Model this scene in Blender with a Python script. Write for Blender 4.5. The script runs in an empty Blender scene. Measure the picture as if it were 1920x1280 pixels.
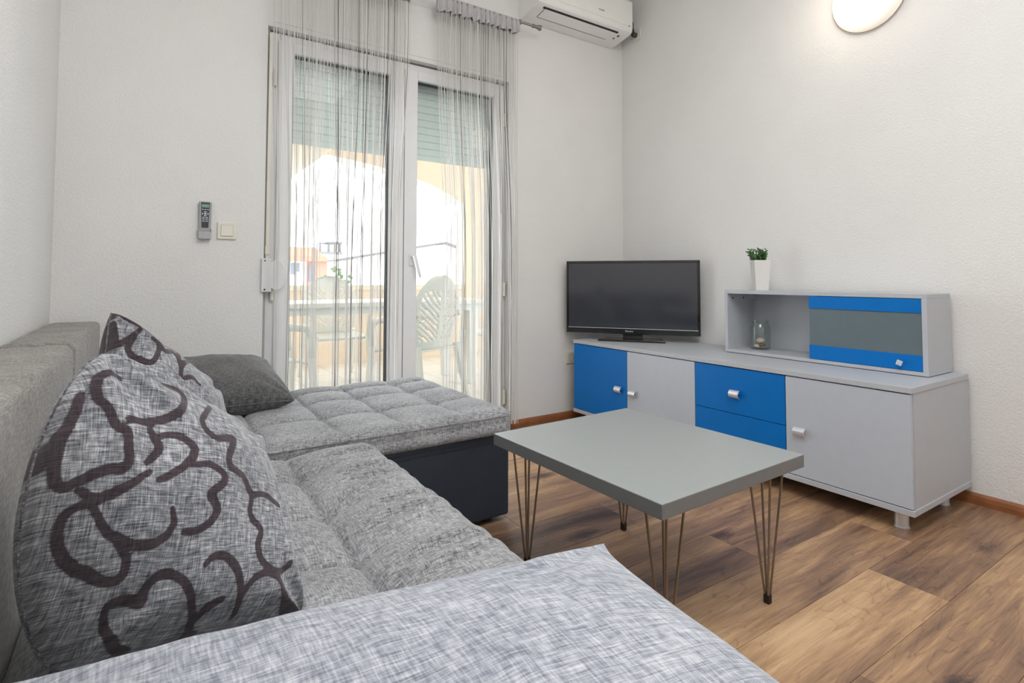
import bpy, bmesh, math, random
import numpy as np
from mathutils import Vector, Matrix, noise
random.seed(7)
S = bpy.context.scene
C = S.collection

# ------------------------------------------------------------------ camera, sky, lights, exposure
cam_d = bpy.data.cameras.new('camera')
cam = bpy.data.objects.new('camera', cam_d); C.objects.link(cam); S.camera = cam
F, YAW, PIT, ROL, CY = 1029.7, 0.585734, 0.0405979, 0.0018288, 480.15
fw = Vector((math.sin(YAW)*math.cos(PIT), math.cos(YAW)*math.cos(PIT), math.sin(PIT)))
rt = Vector((math.cos(YAW), -math.sin(YAW), 0)); up = rt.cross(fw)
r2 = math.cos(ROL)*rt+math.sin(ROL)*up; u2 = -math.sin(ROL)*rt+math.cos(ROL)*up
M = Matrix((r2, u2, -fw)).transposed().to_4x4(); M.translation = Vector((0, 0, 0.97))
cam.matrix_world = M
cam_d.sensor_width = 36; cam_d.lens = F*36/1920; cam_d.shift_y = (CY-640)/1920
cam_d.clip_start = 0.02; cam_d.clip_end = 300

w = bpy.data.worlds.new('sky'); S.world = w; w.use_nodes = True
bg = w.node_tree.nodes['Background']
bg.inputs[0].default_value = (0.93, 0.965, 1.0, 1); bg.inputs[1].default_value = 4.4

def area(name, loc, rot, sx, sy, power, col=(1, 1, 1)):
    l = bpy.data.lights.new(name, 'AREA'); l.shape = 'RECTANGLE'; l.size = sx; l.size_y = sy
    l.energy = power; l.color = col
    o = bpy.data.objects.new(name, l); C.objects.link(o); o.location = loc; o.rotation_euler = rot
    return o
area('ceiling_fill', (.95, .35, 3.05), (0, 0, 0), 1.7, 1.5, 36, (.985, .985, .98))  # unseen area lamp under the ceiling, added to brighten the room
area('door_daylight', (1.23, 3.0, 1.05), (math.radians(-90), 0, 0), 1.3, 1.9, 19, (0.86, 0.94, 1.0))
area('rear_fill', (1.6, -2.42, 1.9), (math.radians(90), 0, 0), 2.2, 1.2, 16, (0.95, 0.98, 1.0))  # added fill from behind the camera; the rear wall has no window
pd = bpy.data.lights.new('point_fill', 'POINT'); pd.energy = 33; pd.color = (.985, .985, .98); pd.shadow_soft_size = .25  # added point lamp with no fitting, lifts ceiling and air conditioner
pdo = bpy.data.objects.new('point_fill', pd); C.objects.link(pdo); pdo.location = (.8, .2, 2.55)

S.view_settings.view_transform = 'Standard'; S.view_settings.look = 'None'
S.view_settings.exposure = -0.1; S.view_settings.gamma = 1.0
S.view_settings.use_curve_mapping = False

# ------------------------------------------------------------------ helpers
def lin(c):
    return tuple((v/255/12.92 if v/255 <= .04045 else ((v/255+.055)/1.055)**2.4) for v in c)
def new_mat(name):
    m = bpy.data.materials.new(name); m.use_nodes = True
    return m, m.node_tree.nodes, m.node_tree.links, m.node_tree.nodes['Principled BSDF']
def nd(N, t, **kw):
    n = N.new(t)
    for k, v in kw.items(): setattr(n, k, v)
    return n
def mth(N, L, op, a, b=None, c=None):
    n = N.new('ShaderNodeMath'); n.operation = op
    for i, v in enumerate((a, b, c)):
        if v is None: continue
        if isinstance(v, (int, float)): n.inputs[i].default_value = v
        else: L.new(v, n.inputs[i])
    return n.outputs[0]
def ramp(N, L, fac, stops):
    r = N.new('ShaderNodeValToRGB'); e = r.color_ramp.elements
    while len(e) < len(stops): e.new(.5)
    for el, (p, c) in zip(e, stops): el.position = p; el.color = (*c, 1)
    L.new(fac, r.inputs[0]); return r.outputs[0]
def noise_n(N, L, vec, scale, detail=3, rough=.5, dist=0):
    n = N.new('ShaderNodeTexNoise'); n.inputs['Scale'].default_value = scale
    n.inputs['Detail'].default_value = detail; n.inputs['Roughness'].default_value = rough
    n.inputs['Distortion'].default_value = dist
    L.new(vec, n.inputs['Vector']); return n.outputs['Fac']
def vmul(N, L, vec, s):
    n = N.new('ShaderNodeVectorMath'); n.operation = 'MULTIPLY'; L.new(vec, n.inputs[0]); n.inputs[1].default_value = s
    return n.outputs[0]
def plain(name, rgb, rough=.5, metal=0, spec=.5, var=.04, nscale=25, bump=0, bscale=200, coat=0):
    """procedural plain surface: slight mottling of the colour and optional fine relief"""
    m, N, L, b = new_mat(name)
    tc = N.new('ShaderNodeTexCoord').outputs['Object']
    c = lin(rgb)
    f = noise_n(N, L, tc, nscale, 3)
    L.new(ramp(N, L, f, [(.3, tuple(v*(1-var) for v in c)), (.7, tuple(min(1, v*(1+var)) for v in c))]), b.inputs['Base Color'])
    b.inputs['Roughness'].default_value = rough; b.inputs['Metallic'].default_value = metal
    b.inputs['Specular IOR Level'].default_value = spec; b.inputs['Coat Weight'].default_value = coat
    if bump:
        bn = N.new('ShaderNodeBump'); bn.inputs['Strength'].default_value = bump; bn.inputs['Distance'].default_value = .004
        L.new(noise_n(N, L, tc, bscale, 4), bn.inputs['Height']); L.new(bn.outputs[0], b.inputs['Normal'])
    return m

def stucco(name, rgb):
    m, N, L, b = new_mat(name)
    tc = N.new('ShaderNodeTexCoord').outputs['Object']
    c = lin(rgb)
    L.new(ramp(N, L, noise_n(N, L, tc, 2.2, 2), [(.3, tuple(v*.975 for v in c)), (.7, tuple(v*1.015 for v in c))]), b.inputs['Base Color'])
    b.inputs['Roughness'].default_value = .85; b.inputs['Specular IOR Level'].default_value = .2
    h = mth(N, L, 'ADD', noise_n(N, L, tc, 95, 3, .6, .4), mth(N, L, 'MULTIPLY', noise_n(N, L, tc, 260, 2), .5))
    bn = N.new('ShaderNodeBump'); bn.inputs['Strength'].default_value = .6; bn.inputs['Distance'].default_value = .005
    L.new(h, bn.inputs['Height']); L.new(bn.outputs[0], b.inputs['Normal'])
    return m

def fabric(name, dark, mid, light, scale=1.0, pattern=False, bumps=.35):
    """melange linen: two crossed sets of slubby threads in UV metres, optional flat print from the 'print_sdf' attribute"""
    m, N, L, b = new_mat(name)
    uv = N.new('ShaderNodeTexCoord').outputs['UV']
    wr = N.new('ShaderNodeTexNoise'); wr.inputs['Scale'].default_value = 9; L.new(uv, wr.inputs['Vector'])
    v2 = N.new('ShaderNodeVectorMath'); v2.operation = 'MULTIPLY_ADD'
    L.new(wr.outputs['Color'], v2.inputs[0]); v2.inputs[1].default_value = (.008, .008, 0); L.new(uv, v2.inputs[2]); uv = v2.outputs[0]
    a = noise_n(N, L, vmul(N, L, uv, (38*scale, 620*scale, 1)), 1, 2, .5)
    c = noise_n(N, L, vmul(N, L, uv, (620*scale, 38*scale, 1)), 1, 2, .5)
    a2 = noise_n(N, L, vmul(N, L, uv, (56*scale, 200*scale, 1)), 1, 3, .6)
    c2 = noise_n(N, L, vmul(N, L, uv, (200*scale, 66*scale, 1)), 1, 3, .6)
    big = noise_n(N, L, vmul(N, L, uv, (7, 7, 1)), 1, 2)
    s = mth(N, L, 'ADD', mth(N, L, 'ADD', mth(N, L, 'MULTIPLY', a, .30), mth(N, L, 'MULTIPLY', c, .26)),
            mth(N, L, 'ADD', mth(N, L, 'MULTIPLY', a2, .24), mth(N, L, 'MULTIPLY', c2, .20)))
    s = mth(N, L, 'ADD', s, mth(N, L, 'MULTIPLY', mth(N, L, 'SUBTRACT', big, .5), .12))
    col = ramp(N, L, s, [(.40, lin(dark)), (.505, lin(mid)), (.62, lin(light))])
    if pattern:
        at = N.new('ShaderNodeAttribute'); at.attribute_name = 'print_sdf'
        jit = mth(N, L, 'MULTIPLY', mth(N, L, 'SUBTRACT', a, .5), .0025)
        d = mth(N, L, 'ADD', at.outputs['Fac'], jit)
        k = N.new('ShaderNodeMapRange'); k.inputs['From Min'].default_value = -.0012; k.inputs['From Max'].default_value = .0012
        k.inputs['To Min'].default_value = 1; k.inputs['To Max'].default_value = 0
        L.new(d, k.inputs['Value'])
        mx = N.new('ShaderNodeMix'); mx.data_type = 'RGBA'; L.new(k.outputs[0], mx.inputs[0]); L.new(col, mx.inputs[6])
        pc = ramp(N, L, s, [(.40, lin((52, 45, 49))), (.62, lin((86, 76, 81)))])
        L.new(pc, mx.inputs[7]); col = mx.outputs[2]
    L.new(col, b.inputs['Base Color'])
    b.inputs['Roughness'].default_value = .92; b.inputs['Specular IOR Level'].default_value = .15
    b.inputs['Sheen Weight'].default_value = .25; b.inputs['Sheen Roughness'].default_value = .5
    bn = N.new('ShaderNodeBump'); bn.inputs['Strength'].default_value = bumps; bn.inputs['Distance'].default_value = .002
    L.new(mth(N, L, 'ADD', a, c), bn.inputs['Height']); L.new(bn.outputs[0], b.inputs['Normal'])
    return m

def wood_floor(name):
    """knotty oak laminate; the object's colour (red channel) sets how pale the plank is"""
    m, N, L, b = new_mat(name)
    tc = N.new('ShaderNodeTexCoord').outputs['Object']
    oi = N.new('ShaderNodeObjectInfo')
    off = N.new('ShaderNodeVectorMath'); off.operation = 'MULTIPLY_ADD'
    cb = N.new('ShaderNodeCombineXYZ'); L.new(oi.outputs['Random'], cb.inputs[0]); L.new(oi.outputs['Random'], cb.inputs[1]); L.new(oi.outputs['Random'], cb.inputs[2])
    L.new(cb.outputs[0], off.inputs[0]); off.inputs[1].default_value = (41, 67, 23); L.new(tc, off.inputs[2]); v = off.outputs[0]
    sp = N.new('ShaderNodeSeparateColor'); L.new(oi.outputs['Color'], sp.inputs[0])
    patch = noise_n(N, L, vmul(N, L, v, (1.0, 5.5, 1)), 1, 4, .58, .5)
    fine = noise_n(N, L, vmul(N, L, v, (6, 130, 1)), 1, 5, .65, .2)
    mid = noise_n(N, L, vmul(N, L, v, (2.2, 34, 1)), 1, 6, .7, .15)
    ringf = noise_n(N, L, vmul(N, L, v, (1.6, 8, 1)), 1, 2, .45, .5)
    rings = mth(N, L, 'ABSOLUTE', mth(N, L, 'SUBTRACT', mth(N, L, 'FRACT', mth(N, L, 'MULTIPLY', ringf, 15)), .5))
    ringd = N.new('ShaderNodeMapRange'); ringd.inputs['From Min'].default_value = 0; ringd.inputs['From Max'].default_value = .11
    ringd.inputs['To Min'].default_value = 1; ringd.inputs['To Max'].default_value = 0; L.new(rings, ringd.inputs['Value'])
    t = mth(N, L, 'ADD', mth(N, L, 'MULTIPLY', mth(N, L, 'SUBTRACT', patch, .5), 1.35), mth(N, L, 'MULTIPLY', mth(N, L, 'SUBTRACT', mid, .5), .75))
    t = mth(N, L, 'ADD', t, mth(N, L, 'MULTIPLY', mth(N, L, 'SUBTRACT', fine, .5), .5))
    t = mth(N, L, 'ADD', t, sp.outputs[0])
    ck = noise_n(N, L, vmul(N, L, v, (16, 34, 1)), 1, 6, .72, 2.2)
    t = mth(N, L, 'SUBTRACT', t, mth(N, L, 'MULTIPLY', mth(N, L, 'MULTIPLY', ringd.outputs[0], mth(N, L, 'MINIMUM', mth(N, L, 'MAXIMUM', mth(N, L, 'MULTIPLY', mth(N, L, 'SUBTRACT', ck, .42), 7), 0), 1)), .17))
    vo = N.new('ShaderNodeTexVoronoi'); vo.inputs['Scale'].default_value = 1; L.new(vmul(N, L, v, (1.7, 4.6, .01)), vo.inputs['Vector'])
    kn = N.new('ShaderNodeMapRange'); kn.inputs['From Min'].default_value = .03; kn.inputs['From Max'].default_value = .17
    kn.inputs['To Min'].default_value = .5; kn.inputs['To Max'].default_value = 0; L.new(mth(N, L, 'ADD', vo.outputs['Distance'], mth(N, L, 'MULTIPLY', mth(N, L, 'SUBTRACT', ck, .5), .25)), kn.inputs['Value'])
    t = mth(N, L, 'SUBTRACT', t, kn.outputs[0])
    col = ramp(N, L, t, [(-0.0, lin((70, 52, 45))), (.22, lin((106, 82, 68))), (.46, lin((144, 112, 88))), (.68, lin((180, 144, 108))), (.95, lin((212, 178, 138)))])
    L.new(col, b.inputs['Base Color'])
    rr = N.new('ShaderNodeMapRange'); rr.inputs['To Min'].default_value = .34; rr.inputs['To Max'].default_value = .5
    L.new(fine, rr.inputs['Value']); L.new(rr.outputs[0], b.inputs['Roughness'])
    bn = N.new('ShaderNodeBump'); bn.inputs['Strength'].default_value = .25; bn.inputs['Distance'].default_value = .001
    L.new(fine, bn.inputs['Height']); L.new(bn.outputs[0], b.inputs['Normal'])
    return m

def glass(name, rgb=(245, 250, 248), rough=0, alpha_mix=.9):
    """thin clear pane: mostly straight-through with a Fresnel reflection"""
    m, N, L, b = new_mat(name)
    N.remove(b); out = N['Material Output']
    tr = N.new('ShaderNodeBsdfTransparent'); tr.inputs[0].default_value = (*lin(rgb), 1)
    gl = N.new('ShaderNodeBsdfGlossy'); gl.inputs['Roughness'].default_value = rough
    lw = N.new('ShaderNodeLayerWeight'); lw.inputs[0].default_value = .5
    k = mth(N, L, 'MULTIPLY', mth(N, L, 'ADD', mth(N, L, 'MULTIPLY', mth(N, L, 'POWER', lw.outputs['Facing'], 5), .9), .035), alpha_mix)
    mx = N.new('ShaderNodeMixShader'); L.new(k, mx.inputs[0]); L.new(tr.outputs[0], mx.inputs[1]); L.new(gl.outputs[0], mx.inputs[2])
    L.new(mx.outputs[0], out.inputs[0]); return m

class MB:
    def __init__(s): s.bm = bmesh.new()
    def box(s, x0, x1, y0, y1, z0, z1, mat=None):
        r = bmesh.ops.create_cube(s.bm, size=1)
        T = Matrix.Translation(((x0+x1)/2, (y0+y1)/2, (z0+z1)/2)) @ Matrix.Diagonal((abs(x1-x0), abs(y1-y0), abs(z1-z0), 1))
        if mat is not None: T = mat @ T
        bmesh.ops.transform(s.bm, matrix=T, verts=r['verts']); return s
    def cyl(s, p, q, r, r2=None, n=16, cap=True):
        p, q = Vector(p), Vector(q); d = q-p
        g = bmesh.ops.create_cone(s.bm, cap_ends=cap, segments=n, radius1=r, radius2=r if r2 is None else r2, depth=d.length)
        R = d.to_track_quat('Z', 'Y').to_matrix().to_4x4(); R.translation = (p+q)/2
        bmesh.ops.transform(s.bm, matrix=R, verts=g['verts']); return s
    def ball(s, p, r, sc=(1, 1, 1), n=12, rot=None):
        g = bmesh.ops.create_uvsphere(s.bm, u_segments=n, v_segments=max(6, n//2+2), radius=r)
        T = Matrix.Translation(p) @ (rot or Matrix.Identity(4)) @ Matrix.Diagonal((*sc, 1))
        bmesh.ops.transform(s.bm, matrix=T, verts=g['verts']); return s
    def tube(s, pts, r, n=8):
        pts = [Vector(p) for p in pts]; rings = []
        rs = r if isinstance(r, (list, tuple)) else [r]*len(pts)
        prev = None
        for i, p in enumerate(pts):
            d = (pts[min(i+1, len(pts)-1)]-pts[max(i-1, 0)]).normalized()
            if prev is None:
                a = d.orthogonal().normalized()
            else:
                a = (prev-d*prev.dot(d)).normalized()
            prev = a; b = d.cross(a)
            rings.append([s.bm.verts.new(p+rs[i]*(math.cos(2*math.pi*k/n)*a+math.sin(2*math.pi*k/n)*b)) for k in range(n)])
        for A, B in zip(rings, rings[1:]):
            for k in range(n): s.bm.faces.new((A[k], A[(k+1) % n], B[(k+1) % n], B[k]))
        s.bm.faces.new(rings[0][::-1]); s.bm.faces.new(rings[-1]); return s
    def lathe(s, prof, n=32, T=None):
        """profile of (radius, height) about Z; radius 0 closes the end"""
        rings = []
        for r, z in prof:
            if r < 1e-6: rings.append([s.bm.verts.new((0, 0, z))])
            else: rings.append([s.bm.verts.new((r*math.cos(2*math.pi*k/n), r*math.sin(2*math.pi*k/n), z)) for k in range(n)])
        vs = [v for r in rings for v in r]
        for A, B in zip(rings, rings[1:]):
            for k in range(n):
                a, b2 = A[k % len(A)], A[(k+1) % len(A)]; c, d = B[(k+1) % len(B)], B[k % len(B)]
                f = [v for i, v in enumerate((a, b2, c, d)) if v not in (a, b2, c, d)[:i]]
                if len(f) >= 3: s.bm.faces.new(f)
        if T is not None: bmesh.ops.transform(s.bm, matrix=T, verts=vs)
        return s
    def prism(s, poly, axis, a0, a1):
        """extrude a 2-D polygon along an axis: 'x' -> (y,z), 'y' -> (x,z), 'z' -> (x,y)"""
        def P(u, v, a): return {'x': (a, u, v), 'y': (u, a, v), 'z': (u, v, a)}[axis]
        A = [s.bm.verts.new(P(u, v, a0)) for u, v in poly]; B = [s.bm.verts.new(P(u, v, a1)) for u, v in poly]
        n = len(poly)
        for k in range(n): s.bm.faces.new((A[k], A[(k+1) % n], B[(k+1) % n], B[k]))
        s.bm.faces.new(A[::-1]); s.bm.faces.new(B); return s
    def bevel(s, r, seg=2):
        bmesh.ops.bevel(s.bm, geom=list(s.bm.edges), offset=r, segments=seg, affect='EDGES', profile=.5); return s
    def mesh(s, name, uv=False):
        bmesh.ops.recalc_face_normals(s.bm, faces=list(s.bm.faces))
        if uv:
            l = s.bm.loops.layers.uv.new('UVMap')
            for f in s.bm.faces:
                n = f.normal; k = max(range(3), key=lambda i: abs(n[i]))
                for lp in f.loops:
                    c = lp.vert.co; lp[l].uv = ((c.y, c.z), (c.x, c.z), (c.x, c.y))[k]
        me = bpy.data.meshes.new(name); s.bm.to_mesh(me); s.bm.free(); return me
    def obj(s, name, m, parent=None, smooth=None, bev=None, uv=False):
        me = s.mesh(name, uv); me.materials.append(m)
        return link(name, me, parent, smooth, bev)
def link(name, me, parent=None, smooth=None, bev=None):
    o = bpy.data.objects.new(name, me); C.objects.link(o)
    if parent is not None: o.parent = parent
    if smooth:
        me.shade_smooth()
        if smooth is not True: me.set_sharp_from_angle(angle=math.radians(smooth))
    if bev:
        b = o.modifiers.new('bevel', 'BEVEL'); b.width = bev; b.segments = 2; b.limit_method = 'ANGLE'
    return o
def thing(name, label, cat, loc=(0, 0, 0), rotz=0, group=None):
    o = bpy.data.objects.new(name, None); C.objects.link(o); o.empty_display_size = .05
    o.location = loc; o.rotation_euler = (0, 0, rotz); return tag(o, label, cat, group)
def tag(o, label, cat, group=None):
    o['label'] = label; o['category'] = cat
    if group: o['group'] = group
    return o
def struct(o, label=None):
    o['kind'] = 'structure'
    if label: o['label'] = label
    return o
def lab(o, t): o['label'] = t; return o
def text(name, body, size, m, parent, T, ext=.0004):
    cu = bpy.data.curves.new(name, 'FONT'); cu.body = body; cu.size = size; cu.extrude = ext; cu.align_x = 'CENTER'; cu.align_y = 'CENTER'
    cu.resolution_u = 2
    t = bpy.data.objects.new(name+'_curve', cu); C.objects.link(t)
    me = bpy.data.meshes.new_from_object(t.evaluated_get(bpy.context.evaluated_depsgraph_get()))
    bpy.data.objects.remove(t); bpy.data.curves.remove(cu)
    me.transform(T); me.materials.clear(); me.materials.append(m); me.name = name
    return link(name, me, parent)
def dup(root, loc, rotz, label=None, group=None):
    r = root.copy(); C.objects.link(r); r.location = loc; r.rotation_euler = (0, 0, rotz)
    if label: r['label'] = label
    if group: r['group'] = group
    for ch in list(root.children):
        c = ch.copy(); C.objects.link(c); c.parent = r
        for g in list(ch.children):
            d = g.copy(); C.objects.link(d); d.parent = c
    return r

# ------------------------------------------------------------------ materials
m_wall = stucco('white_stucco', (232, 231, 229))
m_ceil = plain('ceiling_paint', (240, 239, 236), .9)
m_sub = plain('floor_underlay', (38, 30, 25), .9)
m_wood = wood_floor('knotty_oak_laminate')
m_base = plain('walnut_baseboard', (146, 90, 54), .4, var=.18, nscale=14)
m_pvc = plain('white_pvc', (226, 226, 226), .35, var=.01)
m_gasket = plain('dark_gasket', (58, 66, 72), .6)
m_pane = glass('door_glass', (250, 253, 252))
m_slat = plain('shutter_slat_grey', (236, 241, 238), .55, var=.03)
m_cream = plain('cream_plastic', (226, 222, 208), .35, var=.01)
m_ac = plain('air_conditioner_plastic', (240, 239, 236), .4, var=.01)
m_black = plain('matt_black', (28, 27, 30), .6)
m_plug = plain('plug_grey', (66, 66, 66), .5)
m_greyrem = plain('remote_grey_plastic', (158, 160, 163), .4)
m_grey2 = plain('remote_holder_grey', (176, 176, 178), .45)
m_lcd = plain('lcd_green', (122, 158, 142), .3)
m_key = plain('key_print', (196, 200, 204), .5)
m_keypad = plain('remote_keypad', (44, 48, 54), .4)
m_carc = plain('light_grey_laminate', (184, 187, 193), .45, var=.015, bump=.05, bscale=500)
m_door = plain('grey_door_laminate', (188, 194, 204), .42, var=.015)
m_blue = plain('blue_laminate', (0, 110, 190), .42, var=.03, nscale=8, spec=.25)
m_alu = plain('brushed_aluminium', (226, 226, 230), .36, metal=.6)
m_chrome = plain('chrome', (210, 210, 212), .12, metal=1)
m_tvb = plain('gloss_black_plastic', (16, 17, 20), .12, var=.02, coat=.5)
m_tvs = plain('tv_screen', (58, 60, 67), .09, var=.02, spec=.7)
m_silver = plain('silver_print', (205, 208, 212), .4)
m_frost = plain('smoked_frosted_glass', (100, 114, 120), .3, var=.03, spec=.6)
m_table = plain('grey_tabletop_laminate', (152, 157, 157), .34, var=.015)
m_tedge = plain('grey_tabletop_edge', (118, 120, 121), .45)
m_rod = plain('bronze_steel_rod', (150, 137, 122), .35, metal=.8)
m_rub = plain('black_rubber', (26, 26, 27), .6)
m_leather = plain('charcoal_leather', (44, 53, 66), .48, var=.06, bump=.25, bscale=420)
m_sofa = fabric('grey_melange_upholstery', (84, 84, 86), (146, 147, 150), (196, 197, 199))
m_back = fabric('taupe_melange_upholstery', (94, 91, 87), (136, 132, 127), (168, 164, 158), .8)
m_pat = fabric('printed_melange_cover', (74, 76, 83), (140, 142, 147), (208, 208, 212), .75, pattern=True)
m_pil = fabric('dark_grey_cushion_linen', (62, 63, 66), (98, 98, 99), (134, 132, 129))
m_near = fabric('pale_grey_melange', (112, 117, 128), (160, 164, 173), (202, 204, 211), .62)
m_pot = plain('white_ceramic', (226, 224, 220), .3, var=.01)
m_leaf = plain('succulent_green', (62, 104, 56), .5, var=.35, nscale=60)
m_soil = plain('soil', (60, 48, 40), .9)
m_curtrod = plain('brushed_nickel', (150, 148, 146), .32, metal=.9)
m_val = plain('grey_voile', (192, 188, 189), .8, var=.05)
m_beige = plain('beige_render', (246, 230, 212), .85, var=.02)
m_cap = plain('pale_coping', (246, 238, 224), .7)
m_tile = plain('pale_terrace_tile', (236, 232, 226), .6, var=.02)
m_grout = plain('tile_grout', (205, 200, 194), .9)
m_wplast = plain('white_garden_plastic', (238, 240, 238), .35, var=.01)

# jar glass
m_jar = glass('jar_glass', (248, 251, 249), .02, 1.5)

# lamp bowl
def lamp_mat():
    m, N, L, b = new_mat('lit_opal_glass')
    tc = N.new('ShaderNodeTexCoord').outputs['Object']
    g = nd(N, 'ShaderNodeVectorMath', operation='DISTANCE'); L.new(tc, g.inputs[0]); g.inputs[1].default_value = (-.05, .02, .0)
    c = ramp(N, L, mth(N, L, 'DIVIDE', g.outputs['Value'], .19), [(0, (1, .97, .88)), (.6, (1, .9, .72)), (1, (.95, .78, .58))])
    b.inputs['Base Color'].default_value = (.9, .87, .82, 1); L.new(c, b.inputs['Emission Color'])
    st = ramp(N, L, mth(N, L, 'DIVIDE', g.outputs['Value'], .19), [(0, (1, 1, 1)), (.5, (.75, .75, .75)), (.92, (.16, .16, .16))])
    L.new(mth(N, L, 'MULTIPLY', st, 2.2), b.inputs['Emission Strength'])
    b.inputs['Roughness'].default_value = .25
    return m
m_lamp = lamp_mat()

def string_mat():
    m, N, L, b = new_mat('curtain_thread')
    N.remove(b); out = N['Material Output']
    g = N.new('ShaderNodeNewGeometry')
    col = ramp(N, L, g.outputs['Random Per Island'], [(0, lin((100, 95, 96))), (.10, lin((128, 122, 122))), (.14, lin((214, 211, 208))), (.6, lin((232, 230, 227))), (1, lin((246, 244, 240)))])
    d = N.new('ShaderNodeBsdfDiffuse'); t = N.new('ShaderNodeBsdfTranslucent')
    L.new(col, d.inputs[0]); L.new(col, t.inputs[0])
    mx = N.new('ShaderNodeMixShader'); mx.inputs[0].default_value = .3
    L.new(d.outputs[0], mx.inputs[1]); L.new(t.outputs[0], mx.inputs[2]); L.new(mx.outputs[0], out.inputs[0])
    return m
m_str = string_mat()

# ------------------------------------------------------------------ room shell
XL, XR, YW, YR, ZC = -.34, 3.02, 3.02, -2.5, 3.1
struct(MB().box(XL-.2, XR+.2, YR-.2, YW+.25, -.15, -.0085).obj('floor', m_sub), 'knotty brown oak laminate floor in long planks')
floor = bpy.data.objects['floor']
struct(MB().box(XL-.2, XR+.2, YR-.2, YW+.25, ZC, ZC+.15).obj('ceiling', m_ceil))
struct(MB().box(XL-.2, XL, YR, YW+.25, -.0085, ZC).obj('wall_left', m_wall))
struct(MB().box(XR, XR+.2, YR, YW+.25, -.0085, ZC).obj('wall_right', m_wall))
struct(MB().box(XL-.2, XR+.2, YR-.2, YR, -.0085, ZC).obj('wall_rear', m_wall))
DX0, DX1, DZ = .49, 1.975, 2.275
b_ = MB().box(XL, DX0, YW, YW+.25, -.0085, ZC).box(DX1, XR, YW, YW+.25, -.0085, ZC).box(DX0, DX1, YW, YW+.25, DZ, ZC)
struct(b_.obj('wall_back', m_wall))
struct(MB().box(.52, 1.95, YW-.004, YW+.01, 2.30, 2.56).bevel(.002, 1).obj('trim_1', m_wall), 'flush white roller shutter box cover above balcony door')

# floor planks: long side along X
PITCH, PL = .2235, 1.38
known = {0: 2.04, 2: 1.80, 4: 1.645, -1: 1.48, 1: 1.0, 3: 2.55, 5: 2.62, 6: 1.05, 7: 2.2}
tone = {(0, 0): .62, (0, 1): .40, (1, 0): .55, (1, 1): .55, (2, 0): .38, (2, 1): .40, (3, 0): .46, (4, 0): .26, (4, 1): .34, (5, 0): .40, (-1, 0): .42, (-1, 1): .50, (6, 1): .46}
pcache = {}
def plank_mesh(l, wd):
    k = (round(l, 3), round(wd, 3))
    if k not in pcache:
        b = MB().box(-l/2+.0005, l/2-.0005, -wd/2+.0005, wd/2-.0005, -.008, 0)
        bmesh.ops.bevel(b.bm, geom=[e for e in b.bm.edges if all(v.co.z > -.001 for v in e.verts)], offset=.0007, segments=1, affect='EDGES')
        me = b.mesh('plank'); me.materials.append(m_wood); pcache[k] = me
    return pcache[k]
k = -14
rr = random.Random(3)
while True:
    y0 = .684+PITCH*k; y1 = min(y0+PITCH, YW+.02)
    if y0 > YW-.01: break
    y0c = max(y0, YR)
    if y1 > YR+.01:
        j = known.get(k, rr.uniform(.2, 1.5))
        x = j
        while x > XL: x -= PL
        cuts = [XL]
        while x < XR:
            if x > XL+.02: cuts.append(x)
            x += PL
        cuts.append(XR)
        for a, b in zip(cuts, cuts[1:]):
            o = link('plank', plank_mesh(b-a, y1-y0c), floor)
            o.location = ((a+b)/2, (y0c+y1)/2, 0)
            side = 0 if (a+b)/2 < j else 1
            tv = tone.get((k, side), rr.uniform(.3, .6))+.04
            o.color = (tv, tv, tv, 1)
    k += 1

# baseboards
bbp = lambda s: [(0, 0), (0, .045), (-.008*s, .045), (-.016*s, .036), (-.02*s, .02), (-.02*s, 0)]
struct(MB().prism([(YW+p[0]*1, p[1]) for p in bbp(1)], 'x', DX1, XR).obj('baseboard_back', m_base))
struct(MB().prism([(YW+p[0]*1, p[1]) for p in bbp(1)], 'x', XL, DX0).obj('baseboard_back.001', m_base))
struct(MB().prism([(XR+p[0]*1, p[1]) for p in bbp(1)], 'y', YR, YW-.02).obj('baseboard_right', m_base))
struct(MB().prism([(XL-p[0]*1, p[1]) for p in bbp(1)], 'y', YR, YW-.02).obj('baseboard_left', m_base))

# ------------------------------------------------------------------ balcony door
door = bpy.data.objects.new('door_1', None); C.objects.link(door); door.location = (1.24, 3.1, 0)
struct(door, 'white plastic double balcony door with two tall glazed sashes')
def dpart(b, name, m, parent=door, **kw):
    for v in b.bm.verts: v.co -= Vector((1.24, 3.1, 0))
    return b.obj(name, m, parent, **kw)
FY0, FY1 = 3.065, 3.135
dpart(MB().box(.505, .56, FY0, FY1, 0, 2.265).box(1.945, 1.975, FY0, FY1, 0, 2.265).box(.56, 1.945, FY0, FY1, 2.215, 2.265).box(.56, 1.945, FY0, FY1, 0, .05), 'door_frame', m_pvc, bev=.004)
dpart(MB().box(.49, .505, 3.05, 3.13, 0, 2.275), 'edge_strip', plain('weather_strip', (168, 166, 160), .7))
def sash(x0, x1, gx0, gx1):
    s = dpart(MB().box(x0, gx0, 3.045, 3.125, .05, 2.225).box(gx1, x1, 3.045, 3.125, .05, 2.225).box(gx0, gx1, 3.045, 3.125, 2.165, 2.225).box(gx0, gx1, 3.045, 3.125, .05, .15), 'sash', m_pvc, bev=.006)
    g = .006
    gk = MB().box(gx0, gx0+g, 3.07, 3.10, .15, 2.165).box(gx1-g, gx1, 3.07, 3.10, .15, 2.165).box(gx0+g, gx1-g, 3.07, 3.10, 2.158, 2.165).box(gx0+g, gx1-g, 3.07, 3.10, .15, .157)
    dpart(gk, 'gasket', m_gasket, s)
    dpart(MB().box(gx0+g, gx1-g, 3.083, 3.087, .157, 2.158), 'glass_pane', m_pane, s)
    return s
sl = sash(.548, 1.252, .622, 1.163)
sr = sash(1.256, 1.952, 1.338, 1.878)
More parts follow.
